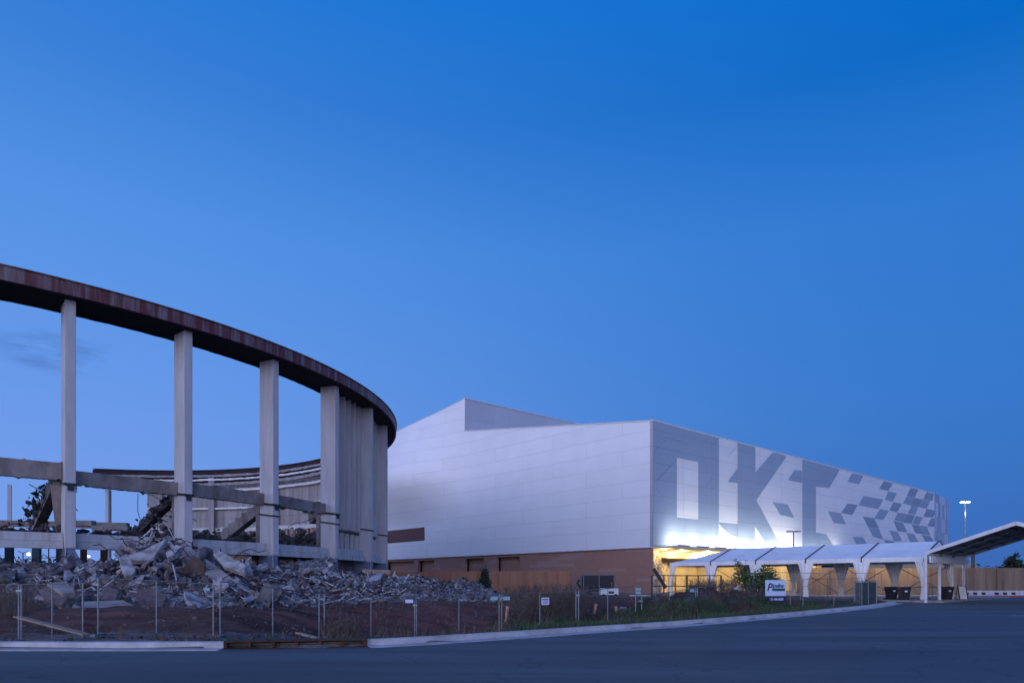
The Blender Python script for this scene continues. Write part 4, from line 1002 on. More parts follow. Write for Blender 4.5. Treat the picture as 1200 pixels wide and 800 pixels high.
# banner with script lettering and phone number
d_ = 38.6; yaw = .35
pc = P(908.5, 688.5, d_); bw, bh = 28*d_/F/math.cos(yaw), 18.5*d_/F
bn = empty('banner_sign', pc+Vector((0, -.06, 0)), 'white banner with blue script lettering and a phone number strip tied to the fence', 'banner', yaw)
mb = MB(); mb.box((0, 0, 0), (bw, .015, bh)); mb.build('banner_panel', M['sign_white'], bn, local=True)
mb = MB(); mb.box((.04, 0, -bh/2-.2), (bw*.9, .015, .34)); mb.build('phone_strip', M['ink_blue'], bn, local=True)
def text(body, size, loc, m_, parent, shear=0, ext=.003, name='lettering', bold=0):
    c = bpy.data.curves.new('tmp', 'FONT'); c.body = body; c.size = size; c.align_x = 'CENTER'; c.align_y = 'CENTER'; c.extrude = ext; c.shear = shear; c.offset = bold; c.space_character = .92
    o = bpy.data.objects.new('tmp', c); COL.objects.link(o); dg = bpy.context.evaluated_depsgraph_get(); me = bpy.data.meshes.new_from_object(o.evaluated_get(dg)); bpy.data.objects.remove(o)
    me.transform(Matrix.Rotation(R(90), 4, 'X')); me.materials.append(m_); me.name = name
    t = bpy.data.objects.new(name, me); COL.objects.link(t); t.parent = parent; t.location = loc; return t
text('P', .62, (-bw*.33, -.015, .02), M['ink_blue'], bn, .3, bold=.01)
text('ipeline', .34, (bw*.10, -.015, .12), M['ink_teal'], bn, .4, bold=.006)
mb = MB(); mb.box((bw*.14, -.012, -.10), (bw*.62, .006, .15)); mb.build('stripe', M['ink_teal'], bn, local=True)
text('672-496-0000', .19, (.04, -.015, -bh/2-.2), M['sign_white'], bn, 0, bold=.004)
# dark rail fence near the entrance
rl = empty('railing', P(800, 690, 40), 'dark steel railing in front of the lit entrance and yellow wall', 'railing')
def rail_seg(p, q, z0, z1, n, o=rl, m_=M['dark_rail']):
    for z in (z1, z0):
        mb = MB(); mb.tube([p+Vector((0, 0, z)), q+Vector((0, 0, z))], .03, 6); mb.build('rail', m_, o)
    for i in range(n+1):
        c = p.lerp(q, i/n); mb = MB(); mb.tube([c, c+Vector((0, 0, z1))], .035 if i % 3 else .06, 6); mb.build('baluster', m_, o)
a_ = P(764, 690, 44); a_.z = .5; b_ = P(845, 690, 45); b_.z = .5
rail_seg(a_, b_, .75, 1.45, 6)
c_ = P(1030, 700, 56); c_.z = 0; d_ = P(1075, 700, 60); d_.z = 0
# added lamps on arms, put in only to warm the fence behind the tent
for i in range(4):
    pz = Vector((33.5+3.6*i, 73.6, 3.5)); o = empty('added_fence_lamp', pz, 'added small warm lamp on an arm, brightening the plywood fence behind the tent', 'lamp', 0, 'added lamps brightening the fence behind the tent')
    mb = MB(); mb.tube([(0, 0, .0), (0, 0, .14)], .14, 12, .05); mb.tube([Vector((0, 0, .1)), Vector((0, 1.45, .1)), Vector((0, 1.45, -.5))], .025, 5); mb.build('shade', M['dark_rail'], o, local=True); mb = MB(); mb.tube([(0, 0, -.1), (0, 0, -.002)], .07, 10); mb.build('bulb', M['lamp_warm'], o, local=True)
    light('lamp_glow', 'POINT', (0, 0, -.25), 150, (1.0, .76, .36), o, shadow_soft_size=.1)
# stacked mesh panels with green screen
st = empty('panel_stack', P(1017, 704, 46.5)*1, 'stack of upright fence panels covered with dark green screen beside the black bins', 'fence panels', .5)
st.location.z = 0
for i in range(4):
    mb = MB(); mb.box((0, i*.14, .78), (1.75-.1*i, .03, 1.45)); mb.build('screen', mat('green_screen', (.05, .075, .08), (.03, .04, .05), .9, nscale=4) if i == 0 else bpy.data.materials['green_screen'], st, local=True)
    mb = MB()
    for x_ in (-.9, .9, 0): mb.tube([(x_, i*.14-.03, 0), (x_, i*.14-.03, 1.58)], .022, 6)
    mb.tube([(-.9, i*.14-.03, 1.58), (.9, i*.14-.03, 1.58)], .022, 6); mb.build('frame', M['galv'], st, local=True)
# low mesh fence run behind, by the tent
for k_, (xa, xb, da, db, lb) in enumerate(((860, 905, 47, 48.5, 'grey fence panel behind the young tree in front of the tent'), (905, 970, 48.5, 50.5, 'grey fence panel standing between banner and second tent curtain'), (970, 1033, 50.5, 51.5, 'grey fence panel behind the green screened stack'))):
    fence_panel(xa, 682-12, 0, 0, xb, 682-10, da, db, lb, h=2.0, chain=True).__setitem__('group', 'temporary fence panels by the tent')
    
# crowd barriers
def barrier(x, y, d, w, yaw, label):
    p = P(x, y, d); p.z = 0; o = empty('crowd_barrier', p, label, 'barrier', yaw, 'steel crowd barriers by the bins')
    mb = MB(); mb.tube([(-w/2, 0, .12), (-w/2, 0, 1.02), (-w/2+.08, 0, 1.1), (w/2-.08, 0, 1.1), (w/2, 0, 1.02), (w/2, 0, .12)], .022, 7); mb.tube([(-w/2, 0, .2), (w/2, 0, .2)], .018, 6); mb.build('frame', M['galv'], o, local=True)
    mb = MB(); n = int(w/.12)
    for i in range(1, n): mb.tube([(-w/2+w*i/n, 0, .2), (-w/2+w*i/n, 0, 1.1)], .009, 5)
    b = mb.build('bars', M['galv'], o, local=True)
    for sx in (-1, 1):
        mb = MB(); mb.tube([(sx*w*.35, -.3, .02), (sx*w*.35, 0, .16), (sx*w*.35, .3, .02)], .02, 6); mb.build('foot', M['galv'], o, local=True)
barrier(1080, 702, 57, 2.0, .12, 'steel barrier standing right of the two paired black bins')
barrier(1097, 701, 59, 1.6, -.2, 'steel barrier standing left of the single black bin')
barrier(1071, 701, 61, 1.8, .0, 'steel barrier behind the second black bin')

# wheeled bins
def bin_(x, y, d, yaw, label):
    p = P(x, y, d); p.z = 0; o = empty('wheeled_bin', p, label, 'bin', yaw, 'black wheeled bins')
    mb = MB(); b_ = [(-.26, -.26), (.26, -.26), (.26, .26), (-.26, .26)]; t_ = [(-.35, -.38), (.35, -.38), (.35, .36), (-.35, .36)]
    mb.add([(x_, y_, .06) for x_, y_ in b_]+[(x_, y_, 1.05) for x_, y_ in t_], [(0, 3, 2, 1), (4, 5, 6, 7)]+[(i, (i+1) % 4, (i+1) % 4+4, i+4) for i in range(4)])
    mb.b2((-.38, -.40, .98), (.38, .38, 1.05)); mb.build('body', M['black_plastic'], o, local=True, bevel=.015)
    mb = MB(); mb.add([(-.39, -.42, 1.055), (.39, -.42, 1.055), (.39, .40, 1.055), (-.39, .40, 1.055), (-.33, -.34, 1.15), (.33, -.34, 1.15), (.33, .36, 1.15), (-.33, .36, 1.15)], [(0, 3, 2, 1), (4, 5, 6, 7), (0, 1, 5, 4), (1, 2, 6, 5), (2, 3, 7, 6), (3, 0, 4, 7)]); mb.build('lid', M['black_plastic'], o, local=True)
    mb = MB(); mb.tube([(-.3, .5, 1.02), (.3, .5, 1.02)], .025, 8); mb.build('handle', M['black_plastic'], o, local=True)
    for sx in (-.34, .34):
        mb = MB(); mb.tube([(sx-.04, .3, .13), (sx+.04, .3, .13)], .13, 14); mb.build('wheel', M['trailer'], o, local=True)
    mb = MB(); mb.box((0, -.372, .82), (.2, .01, .11), (Vector((1, 0, 0)), Vector((0, 1, .12)).normalized(), Vector((0, -.12, 1)).normalized())); mb.build('sticker', M['sign_white'], o, local=True)
bin_(1044.5, 703, 54.5, .1, 'left one of the two paired black wheeled bins')
bin_(1059.5, 704, 52.5, -.15, 'right one of the two paired black wheeled bins, at the kerb end')
bin_(1109.5, 703, 55, .05, 'single black wheeled bin under the canopy post')
# sandwich board
p = P(1127, 702, 56); p.z = 0
sb = empty('sandwich_board', p, 'white a-frame board with dark border at the canopy edge', 'sign board', -.1)
for sgn in (-1, 1):
    Yt = Vector((0, -sgn*.28, 1)).normalized()
    mb = MB(); c = Vector((0, sgn*.17, .62)); X = Vector((1, 0, 0)); N = X.cross(Yt); mb.box(c, (.52, .02, 1.15), (X, N, Yt)); mb.build('panel', M['white_metal'], sb, local=True)
    mb = MB()
    for sx in (-.31, .31): mb.box(c+X*sx, (.05, .04, 1.25), (X, N, Yt))
    for sz in (-.6, .6): mb.box(c+Yt*sz, (.6, .04, .05), (X, N, Yt))
    mb.build('frame', M['dark_rail'], sb, local=True)
# jersey barriers and red kerb at the far right
for i in range(6):
    X0 = 49.5+3.2*i; o = empty('concrete_barrier', (X0, 73.2, 0), ['white concrete barrier nearest the sandwich board', 'second white concrete barrier from the sandwich board', 'third white concrete barrier from the sandwich board', 'fourth white concrete barrier from the sandwich board', 'second to last white concrete barrier at the frame edge', 'last white concrete barrier at the frame edge'][i], 'barrier', 0, 'white concrete barriers along the plywood fence')
    mb = MB(); pr_ = [(-.35, 0), (.35, 0), (.33, .12), (.16, .3), (.12, .62), (-.12, .62), (-.16, .3), (-.33, .12)]
    mb.prism([(-1.57, y_, z_) for y_, z_ in pr_], (3.14, 0, 0)); mb.build('body', M['curb'], o, local=True)
    for sx in (-.9, 0, .9):
        mb = MB(); mb.box((sx, -.2, .30), (.34, .2, .26)); mb.build('slot', M['black_plastic'], o, local=True)
mb = MB(); mb.b2((46, 70.6, -.05), (120, 70.9, .13)); struct(mb.build('kerb', M['red_paint'])) 
mb = MB(); mb.b2((27.7, 70.92, -.05), (120, 75, .12)); struct(mb.build('pavement', M['curb']))

# ---------------------------------------------------------------- lamps
def lot_lamp(x, ytop, d, heads, lit, label, base=0.0, r=.11, mpole='galv', hw=.55):
    p = P(x, ytop, d); o = empty('street_lamp', (p.x, p.y, base), label, 'lamp post'); h = p.z-base
    mb = MB(); mb.tube([(0, 0, 0), (0, 0, h)], r, 10, r*.6); mb.build('pole', M[mpole], o, local=True)
    mb = MB(); mb.tube([(0, 0, 0), (0, 0, .5)], r*2.4, 12); mb.build('base', M['concrete'], o, local=True)
    for sx in heads:
        mb = MB(); mb.box((sx*hw, 0, h-.02), (.75*hw/.55, .5, .16)); mb.tube([(0, 0, h-.08), (sx*hw*.6, 0, h-.04)], .04, 6); hd = mb.build('lamp_head', M['galv'], o, local=True)
        mb = MB(); mb.box((sx*hw, 0, h-.14), (.62*hw/.55, .42, .06)); mb.build('lens', M[lit], hd, local=True)
    return o
lo = lot_lamp(1131, 587, 100, (-1, 1), 'lamp_on', 'tall lit lamp post rising behind the plywood fence', base=0, r=.13, hw=.38)
light('lamp_glow_source', 'POINT', (0, -.4, P(1131, 587, 100).z-1.8), 120, (1, .93, .75), lo, shadow_soft_size=.3)
lot_lamp(930, 622, 88, (-1, 1), 'off_lens', 'short unlit lamp post with two white heads in front of the lettered wall', base=0, r=.10, mpole='dark_rail', hw=.5)
mb = MB(); p = P(1140, 646, 82); mb.tube([(p.x, p.y, 0), (p.x, p.y, p.z)], .22, 8, .2); tag(mb.build('pole', M['dark_rail']), 'dark thick pole behind the plywood fence under the canopy', 'pole')
for x, y, lb in ((33.5, 649, 'bright distant lamp seen under the arena beam between teal posts'), (104, 651.5, 'distant lamp glowing right of the first column'), (120, 652.5, 'small distant lamp beside the rusty post')):
    o = lot_lamp(x, y-2.6, 150, (), 'lamp_on', lb, r=.12); p = P(x, y, 150)
    mb = MB(); bm = bmesh.new(); bmesh.ops.create_icosphere(bm, subdivisions=2, radius=.33 if x < 50 else .24, matrix=Matrix.Translation((0, 0, p.z)))
    me = bpy.data.meshes.new('lamp_globe'); bm.to_mesh(me); bm.free(); me.materials.append(M['lamp_far']); gl = bpy.data.objects.new('lamp_globe', me); COL.objects.link(gl); gl.parent = o
up = empty('utility_pole', Vector((P(57, 660, 150).x, 150, 0)), 'wooden utility pole with crossarm beyond the ruin', 'utility pole')
mb = MB(); mb.tube([(0, 0, 0), (0, 0, 10.0)], .18, 8, .12); mb.build('pole', M['bark'], up, local=True); mb = MB(); mb.b2((-1.2, -.08, 9.2), (1.2, .08, 9.4)); mb.build('crossarm', M['bark'], up, local=True)
up = empty('unlit_lamp', Vector((P(27, 660, 140).x, 140, 0)), 'slim unlit double headed lamp beyond the ruin beside the bright lamp', 'lamp post')
mb = MB(); mb.tube([(0, 0, 0), (0, 0, 7.6)], .1, 8); mb.build('pole', M['steel_dark'], up, local=True); mb = MB(); mb.tube([(-1, 0, 7.9), (0, 0, 7.5), (1, 0, 7.9)], .07, 6); mb.build('arm', M['steel_dark'], up, local=True)

# ---------------------------------------------------------------- trailer, cart, pipes, pole
p = P(701, 697, 60); p.z = .15
tr = empty('slatted_trailer', p, 'dark two panel slatted trailer parked against the brick wall', 'trailer', .08)
mb = MB(); mb.b2((-1.35, -.6, .55), (-.08, .6, 1.95)); mb.build('cage_panel', M['trailer'], tr, local=True)
mb = MB(); mb.b2((.0, -.6, .55), (1.25, .6, 1.95)); mb.build('cage_panel', M['trailer'], tr, local=True)
mb = MB()
for x_ in (-1.42, -.04, 1.32): mb.b2((x_-.04, -.66, .3), (x_+.04, -.6, 2.02))
mb.b2((-1.46, -.66, 1.96), (1.36, -.6, 2.04)); mb.b2((-1.46, -.66, .42), (1.36, .6, .52))
for x_ in (-1.42, 1.32): mb.b2((x_-.04, .6, .3), (x_+.04, .66, 2.02))
mb.build('frame', M['rail_dull'], tr, local=True)
for z_ in range(7):
    mb = MB(); mb.b2((-1.34, -.64, .66+z_*.18), (1.24, -.605, .70+z_*.18)); mb.build('slat', M['steel_dark'], tr, local=True)
for x_ in (-1.0, .9):
    mb = MB(); mb.tube([(x_, -.72, .3), (x_, -.6, .3)], .3, 16); mb.build('wheel', M['black_plastic'], tr, local=True)
mb = MB(); mb.tube([(-1.45, -.3, .6), (-1.9, -.3, 1.3), (-1.75, -.3, 1.6)], .1, 8); mb.build('drawbar', M['black_plastic'], tr, local=True)
mb = MB(); mb.b2((1.0, -.68, 1.0), (1.1, -.665, 1.35)); mb.build('reflector', M['red_paint'], tr, local=True)
p = P(713.5, 697, 57); p.z = .15
ct = empty('utility_cart', p, 'small white work cart in front of the slatted trailer', 'cart', .05)
mb = MB(); mb.b2((-.75, -.4, .3), (.75, .4, .72)); mb.b2((-.72, -.38, .72), (.74, .38, .86)); mb.build('body', M['white_metal'], ct, local=True, bevel=.03)
mb = MB(); mb.b2((-.1, -.42, .42), (.35, -.4, .62)); mb.build('hatch', M['dark_rail'], ct, local=True)
for sx in (-.5, .5):
    for sy in (-.38, .38):
        mb = MB(); mb.tube([(sx, sy-.05, .2), (sx, sy+.05, .2)], .2, 14); mb.build('wheel', M['black_plastic'], ct, local=True)
def stub(x, y0, y1, d, m_, lean, label):
    a = P(x, y1, d); b = P(x+lean, y0, d); a = a-(b-a)*.5
    o = empty('stub_pipe', a, label, 'pipe', 0, 'capped stub pipes behind the kerb')
    mb = MB(); mb.tube([a, b], .075, 12); mb.build('tube', M[m_], o); mb = MB(); mb.tube([b, b+(b-a).normalized()*.06], .085, 12); mb.build('cap', M[m_], o)
stub(593.5, 711.5, 724, 31, 'pipe_orange', 1.2, 'orange stub pipe right of the double fence post')
stub(646.5, 712, 721, 33, 'pipe_yellow', 0, 'yellow stub pipe in front of the brown brush')
stub(696, 708.5, 720, 34.5, 'pipe_orange', 2.2, 'tilted orange stub pipe left of the middle fence post')
stub(722, 711.5, 720, 35, 'pipe_orange', 0, 'upright orange stub pipe in front of the red bank')
mb = MB(); mb.tube([P(780, 688, 33), P(766, 666, 33.4)], .09, 8); tag(mb.build('leaning_pole', M['trailer']), 'thick black pole leaning out of the soil mound', 'pole')
mb = MB(); mb.bar(P(738, 697.5, 66), P(762, 697.5, 66), .15, .1); tag(mb.build('lying_bar', M['white_metal']), 'short white kerb on the ground at the brick corner', 'timber')  # a white kerb length, built as one plain bar
for i, (x, y, d, s_) in enumerate(((672, 728, 33.5, .5), (680, 725, 34, .35), (688, 722, 35, .4), (729, 723, 35.5, .5), (694, 724, 34.5, .25))):
    X, Y = (x-600)/F*d, d
    chunk(protos[i][0], (X, Y, ground_z(X, Y)+.08), (.3, .2, i), s_, ['pale stone at the foot of the double fence post', 'small pale stone beside the double fence post', 'pale stone among the weeds', 'round pale stone right of the upright pipe', 'tiny pale stone among the weeds'][i], None, 'stone', 'stone')

# ---------------------------------------------------------------- vegetation
def foliage(mb, c, r, n, q, size, flat=1.0):
    for _ in range(n):
        v = Vector((q.gauss(0, .5), q.gauss(0, .5), q.gauss(0, .5)*flat)); p = Vector(c)+v*r
        a = Vector((q.uniform(-1, 1), q.uniform(-1, 1), q.uniform(-1, 1))).normalized(); b = a.orthogonal().normalized(); s_ = size*q.uniform(.6, 1.3)
        mb.add([p-a*s_, p+b*s_*.45, p+a*s_, p-b*s_*.45], [(0, 1, 2, 3)])
# young tree by the banner: several leafy shoots
p = P(885, 700, 42); p.z = ground_z(p.x, p.y)
yt = empty('young_tree', p, 'leafy young tree with loose branches in front of the tent beside the banner', 'tree')
q = random.Random(31); wood = MB(); lv = MB()
for i in range(15):
    tx = P(q.choice((862, 866, 872, 885, 893, 897, 903, 908, 912, 905, 898, 878)), q.uniform(658, 682), 42+q.uniform(-1, 1)); base = p+Vector((q.uniform(-.6, .6), q.uniform(-.3, .3), 0))
    mid = base.lerp(tx, .5)+Vector((q.gauss(0, .1), 0, .2)); pts = [base, base.lerp(mid, .5), mid, mid.lerp(tx, .5), tx]
    wood.tube(pts, .03, 6, .008)
    for k_ in range(9): foliage(lv, mid.lerp(tx, k_/8)+Vector((q.gauss(0, .1), q.gauss(0, .1), 0)), .28, 16, q, .10)
for i in range(26):
    c = P(q.uniform(862, 915), q.uniform(674, 692), 42+q.uniform(-1, 1)); foliage(lv, c, .32, 24, q, .10)
wood.build('trunk', M['bark'], yt); lv.build('crown', M['leaf'], yt)
# evergreens
def conifer(x, ytop, ybase, d, wpx, label, seed):
    q = random.Random(seed); top = P(x, ytop, d); p = Vector((top.x, top.y, P(x, ybase, d).z)); o = empty('evergreen_tree', p, label, 'tree'); h = top.z-p.z; w = wpx*d/F/2
    mb = MB(); mb.tube([p, top], .1, 7, .02); mb.build('trunk', M['bark'], o); lv = MB()
    for i in range(60):
        t = q.random()**.7; z = h*(1-t)*.96+.05; a = q.uniform(0, 6.28); L_ = w*(t*.9+.12)*q.uniform(.6, 1.15)
        for k_ in range(5):
            c = p+Vector((math.cos(a)*L_*k_/4, math.sin(a)*L_*k_/4, z-.15*L_*k_/4)); foliage(lv, c, .2+.12*w, 12, q, .09+.02*w)
    lv.build('crown', M['needle'], o)
conifer(568, 667, 692, 55, 16, 'small dark evergreen behind the gravel heap against the plywood fence', 1)
conifer(544, 679, 692, 55, 12, 'low scraggly shrub left of the small evergreen', 2)
def bushy(x, y, d, rpx, n, label, m_, seed, ls=.3, name='bushy_tree'):
    q = random.Random(seed); c = P(x, y, d); r = rpx*d/F; g0 = Vector((c.x, c.y, 0)); o = empty(name, g0, label, 'tree')
    mb = MB(); mb.tube([g0, c], .25, 8, .08); 
    for i in range(8): mb.tube([c-Vector((0, 0, r*.6)), c+Vector((q.gauss(0, .6), q.gauss(0, .6), q.uniform(0, .8)))*r], .08, 5, .02)
    mb.build('trunk', M['bark'], o); lv = MB()
    for i in range(n): foliage(lv, c+Vector((q.gauss(0, .5)*r, q.gauss(0, .5)*r, q.gauss(0, .42)*r)), r*.32, 34, q, ls)
    lv.build('crown', M[m_], o)
bushy(1187, 662, 110, 8.5, 60, 'dark round tree top rising over the plywood fence at the right edge', 'needle', 5)
bushy(1172, 666, 120, 3, 12, 'small tree top left of the round tree over the fence', 'needle', 6, .2)
# far tree line left and right
tl = MB(); q = random.Random(9)
for i in range(260):
    px = q.uniform(-200, 330); d = q.uniform(230, 280); c = P(px, 674-q.random()*10, d); foliage(tl, c, 3.0, 26, q, .8)
for i in range(60):
    px = q.uniform(1140, 1260); d = q.uniform(230, 280); c = P(px, 676-q.random()*5, d); foliage(tl, c, 3.0, 22, q, .8)
tag(tl.build('tree_line', M['needle']), 'far dark tree line along the horizon beyond the ruin', 'trees', kind='stuff')
# dry brush clumps
def brush(px, d, h, r, n, label, seed, m_='dry', green=0):
    q = random.Random(seed); X = (px-600)/F*d; g0 = Vector((X, d, ground_z(X, d))); o = empty('dry_bush', g0, label, 'bush'); mb = MB()
    for i in range(n):
        a = q.uniform(0, 6.28); r0 = q.random()**.5*r; b = g0+Vector((math.cos(a)*r0, math.sin(a)*r0, -.05)); L_ = h*q.uniform(.45, 1.1)
        t = b+Vector((q.gauss(0, .22)*L_, q.gauss(0, .22)*L_, L_)); m2 = b.lerp(t, .55)+Vector((q.gauss(0, .04), q.gauss(0, .04), 0)); mb.tube([b, m2, t], .011, 3, .005, cap=False)
        for k_ in range(3):
            s0 = b.lerp(t, q.uniform(.4, .95)); mb.tube([s0, s0+Vector((q.gauss(0, .12), q.gauss(0, .12), q.uniform(.05, .22)))], .006, 3, .003, cap=False)
        if q.random() < .6: foliage(mb, t, .1, 5, q, .035)
    mb.build('stems', M[m_], o)
for k_, (px, d, h, r, n, lb) in enumerate(((628, 32.5, 1.25, 1.2, 420, 'tall brown brush left of the square notice'), (655, 33.5, 1.5, 1.3, 520, 'tallest brown brush clump right of the square notice'), (606, 31.5, .9, .9, 220, 'brown brush by the orange pipe at the double post'), (612, 36, .8, 1.0, 200, 'thin brown brush in front of the plywood fence'), (668, 35, .9, 1.0, 220, 'brown brush below the end of the plywood fence'),
  (398, 25.5, .9, .7, 160, 'thin dry weed clump behind the storm drain end'), (5, 26, 1.1, 1.0, 220, 'dark weedy clump at the left frame edge'), (872, 40.5, .8, 1.6, 320, 'brown weeds under the young tree'), (835, 38.5, .7, 1.4, 240, 'weeds on top of the second mound'), (908, 42, .6, 1.4, 200, 'weeds behind the banner'), (600, 30.5, .5, .8, 120, 'low dry weeds in the ditch'))):
    brush(px, d, h, r, n, lb, 50+k_)
# grass
mb = MB(); q = random.Random(77)
def gdens(px, Y):
    f = interp(FD, px)
    if px < 425: return .10 if (Y > 18 and noise.noise(Vector((px*.03, Y*.5, 0))) > .25) else 0
    if px < 600: return .35 if noise.noise(Vector((px*.02, Y*.4, 0))) > 0 and Y < f-1 else .03
    if px > 1010: return 0
    if px > 765 and ground_z((px-600)/F*Y, Y) > .6: return .25 if noise.noise(Vector((px*.06, Y*.8, 4))) > 0 else .03
    return .95 if noise.noise(Vector((px*.018, Y*.35, 4))) > -.22 else .15
for _ in range(60000):
    px = q.uniform(0, 1000) if q.random() < .4 else q.uniform(590, 960); f = interp(FD, px); X0 = 0
    Y = q.uniform(17, f+(3 if px < 640 else 8)); X = (px-600)/F*Y; u = Y-curbY(X)
    if u < .45 or Y > 46: continue
    if px < 770 and px > 600 and Y > f+3.5: continue
    if q.random() > gdens(px, Y): continue
    b = Vector((X, Y, ground_z(X, Y)-.02)); h = q.uniform(.08, .32); a = q.uniform(0, 6.28); w = .018; l = Vector((q.gauss(0, .35)*h, q.gauss(0, .35)*h, h)); s_ = Vector((math.cos(a)*w, math.sin(a)*w, 0))
    mb.add([b-s_, b+s_, b+l*.55+s_*.7, b+l], [(0, 1, 2, 3)])
tag(mb.build('grass', M['grass']), 'rough green weeds and grass between kerb and mounds', 'grass', kind='stuff')

mb = MB(); q = random.Random(78)
for _ in range(16000):
    px = q.uniform(0, 1000) if q.random() < .5 else q.uniform(380, 930); f = interp(FD, px); Y = q.uniform(17, f+7); X = (px-600)/F*Y; u = Y-curbY(X)
    if u < .5 or Y > 45 or (px < 360 and Y > f+1): continue
    if noise.noise(Vector((px*.025, Y*.5, 31))) < (.28 if px < 380 else .02): continue
    b = Vector((X, Y, ground_z(X, Y)-.02)); h = q.uniform(.1, .55)*q.random()**.5; a = q.uniform(0, 6.28); l = Vector((q.gauss(0, .4)*h, q.gauss(0, .4)*h, h)); s_ = Vector((math.cos(a)*.012, math.sin(a)*.012, 0))
    mb.add([b-s_, b+s_, b+l*.55+s_*.8, b+l], [(0, 1, 2, 3)])
    if q.random() < .25: foliage(mb, b+l, .08, 3, q, .03)
tag(mb.build('dry_weeds', M['dry']), 'scattered dry weeds along the verge and over the mounds', 'weeds', kind='stuff')
# ---------------------------------------------------------------- sky, sun, camera
w = bpy.data.worlds.new('World'); sc.world = w; w.use_nodes = True
nt = w.node_tree; L = nt.links.new; bg = nt.nodes['Background']
tc = node(nt, 'ShaderNodeTexCoord'); nm = node(nt, 'ShaderNodeVectorMath', operation='NORMALIZE'); L(tc.outputs['Generated'], nm.inputs[0])
sp = node(nt, 'ShaderNodeSeparateXYZ'); L(nm.outputs[0], sp.inputs[0])
def s2l(c): return tuple(((v/255)/12.92 if v/255 <= .04045 else ((v/255+.055)/1.055)**2.4) for v in c)
def ramp(stops):
    r = node(nt, 'ShaderNodeValToRGB'); L(sp.outputs['Z'], r.inputs[0]); e = r.color_ramp.elements
    e[0].position = stops[0][0]; e[0].color = rgb(stops[0][1]); e[1].position = stops[-1][0]; e[1].color = rgb(stops[-1][1])
    for p_, c in stops[1:-1]: x = e.new(p_); x.color = rgb(c)
    return r
LEFT = [(0, s2l((120, 154, 226))), (.05, s2l((120, 158, 231))), (.24, s2l((104, 153, 233))), (.43, s2l((84, 146, 229))), (.56, s2l((58, 128, 216))), (.66, s2l((34, 122, 217))), (1, s2l((18, 84, 180)))]
RIGHT = [(0, s2l((62, 102, 172))), (.05, s2l((58, 106, 184))), (.12, s2l((58, 114, 194))), (.24, s2l((54, 120, 203))), (.43, s2l((46, 120, 208))), (.56, s2l((2, 104, 196))), (.66, s2l((0, 108, 202))), (1, s2l((0, 74, 168)))]
rl_, rr_ = ramp(LEFT), ramp(RIGHT)
ax_ = node(nt, 'ShaderNodeMapRange', interpolation_type='SMOOTHSTEP'); ax_.inputs[1].default_value = -.62; ax_.inputs[2].default_value = .66; L(sp.outputs['X'], ax_.inputs[0])
mx = node(nt, 'ShaderNodeMixRGB'); L(ax_.outputs[0], mx.inputs[0]); L(rl_.outputs[0], mx.inputs[1]); L(rr_.outputs[0], mx.inputs[2])
# afterglow behind the camera: the sun has just gone down there
GL = ramp([(0, (1.50, 1.46, 2.05)), (.12, (1.62, 1.58, 2.3)), (.35, (.92, 1.12, 1.9)), (.7, (.12, .28, .85)), (1, s2l((10, 70, 165)))])
by = node(nt, 'ShaderNodeVectorMath', operation='DOT_PRODUCT'); by.inputs[1].default_value = (-.45, -.893, 0); L(nm.outputs[0], by.inputs[0])
bm_ = node(nt, 'ShaderNodeMapRange', interpolation_type='SMOOTHSTEP'); bm_.inputs[1].default_value = -.25; bm_.inputs[2].default_value = .85; L(by.outputs['Value'], bm_.inputs[0])
m2 = node(nt, 'ShaderNodeMixRGB'); L(bm_.outputs[0], m2.inputs[0]); L(mx.outputs[0], m2.inputs[1]); L(GL.outputs[0], m2.inputs[2])
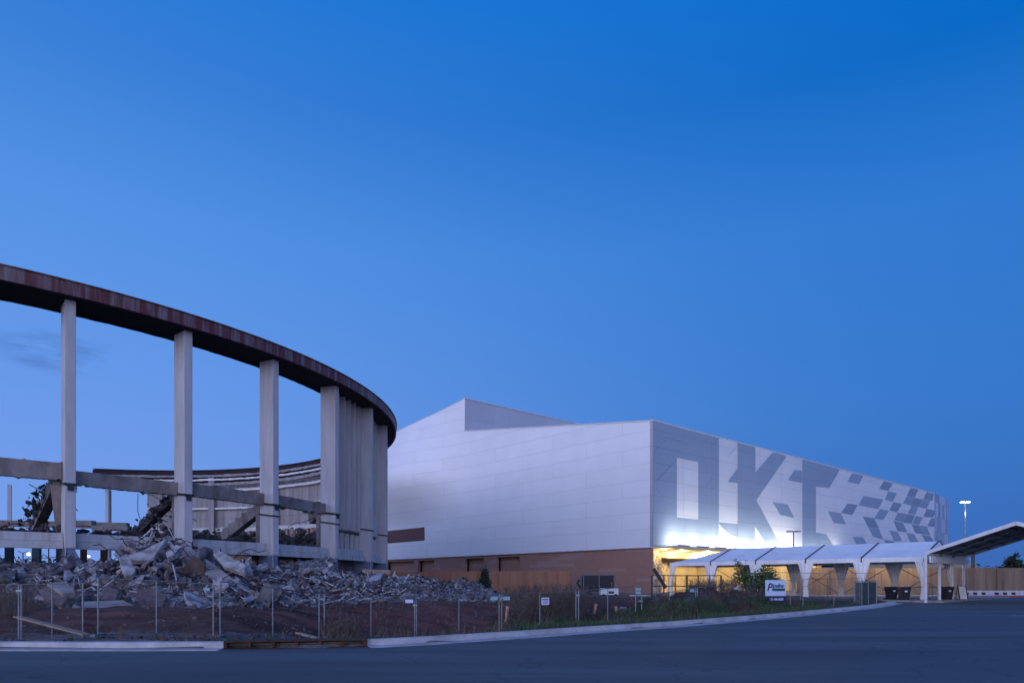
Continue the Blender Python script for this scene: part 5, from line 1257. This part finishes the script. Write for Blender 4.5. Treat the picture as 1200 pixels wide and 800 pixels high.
# thin cloud wisps low at the left
mp = node(nt, 'ShaderNodeMapping'); mp.inputs['Scale'].default_value = (3, 3, 14); L(nm.outputs[0], mp.inputs[0])
cn = node(nt, 'ShaderNodeTexNoise', Scale=2.2, Detail=8, Roughness=.6); L(mp.outputs[0], cn.inputs[0])
cr = node(nt, 'ShaderNodeMapRange'); cr.inputs[1].default_value = .42; cr.inputs[2].default_value = .60; L(cn.outputs['Fac'], cr.inputs[0])
dv = node(nt, 'ShaderNodeVectorMath', operation='DISTANCE'); cdir = Vector((-.66, 1, .335)).normalized(); dv.inputs[1].default_value = cdir
ms = node(nt, 'ShaderNodeVectorMath', operation='MULTIPLY'); ms.inputs[1].default_value = (1, 1, 3.4); L(nm.outputs[0], ms.inputs[0])
dv.inputs[1].default_value = (cdir.x, cdir.y, cdir.z*3.4); L(ms.outputs[0], dv.inputs[0])
cm = node(nt, 'ShaderNodeMapRange', interpolation_type='SMOOTHSTEP'); cm.inputs[1].default_value = .095; cm.inputs[2].default_value = .03; L(dv.outputs['Value'], cm.inputs[0])
cf = node(nt, 'ShaderNodeMath', operation='MULTIPLY'); L(cr.outputs[0], cf.inputs[0]); L(cm.outputs[0], cf.inputs[1])
cf2 = node(nt, 'ShaderNodeMath', operation='MULTIPLY'); cf2.inputs[1].default_value = .8; L(cf.outputs[0], cf2.inputs[0])
m3 = node(nt, 'ShaderNodeMixRGB'); L(cf2.outputs[0], m3.inputs[0]); L(m2.outputs[0], m3.inputs[1]); m3.inputs[2].default_value = rgb(s2l((62, 98, 168)))
L(m3.outputs[0], bg.inputs[0]); bg.inputs[1].default_value = 1.0
sl = bpy.data.lights.new('sun', 'SUN'); sl.energy = .45; sl.angle = R(35); sl.color = (.86, .84, 1)
so = bpy.data.objects.new('sun', sl); COL.objects.link(so); so.rotation_euler = Vector((.45, .87, -.22)).to_track_quat('-Z', 'Y').to_euler()
cam = bpy.data.cameras.new('camera'); co = bpy.data.objects.new('camera', cam); COL.objects.link(co); sc.camera = co
co.location = (0, 0, CH); co.rotation_euler = (R(90), 0, 0); cam.sensor_width = 36; cam.lens = 24; cam.shift_y = (HZ-400)/1200; cam.clip_end = 9000; cam.clip_start = .1
sc.view_settings.view_transform = 'Standard'; sc.view_settings.look = 'None'; sc.view_settings.exposure = 0; sc.view_settings.gamma = 1
sc.cycles.max_bounces = 6; sc.cycles.transparent_max_bounces = 16; sc.cycles.use_denoising = True
sc.cycles.sample_clamp_indirect = 4
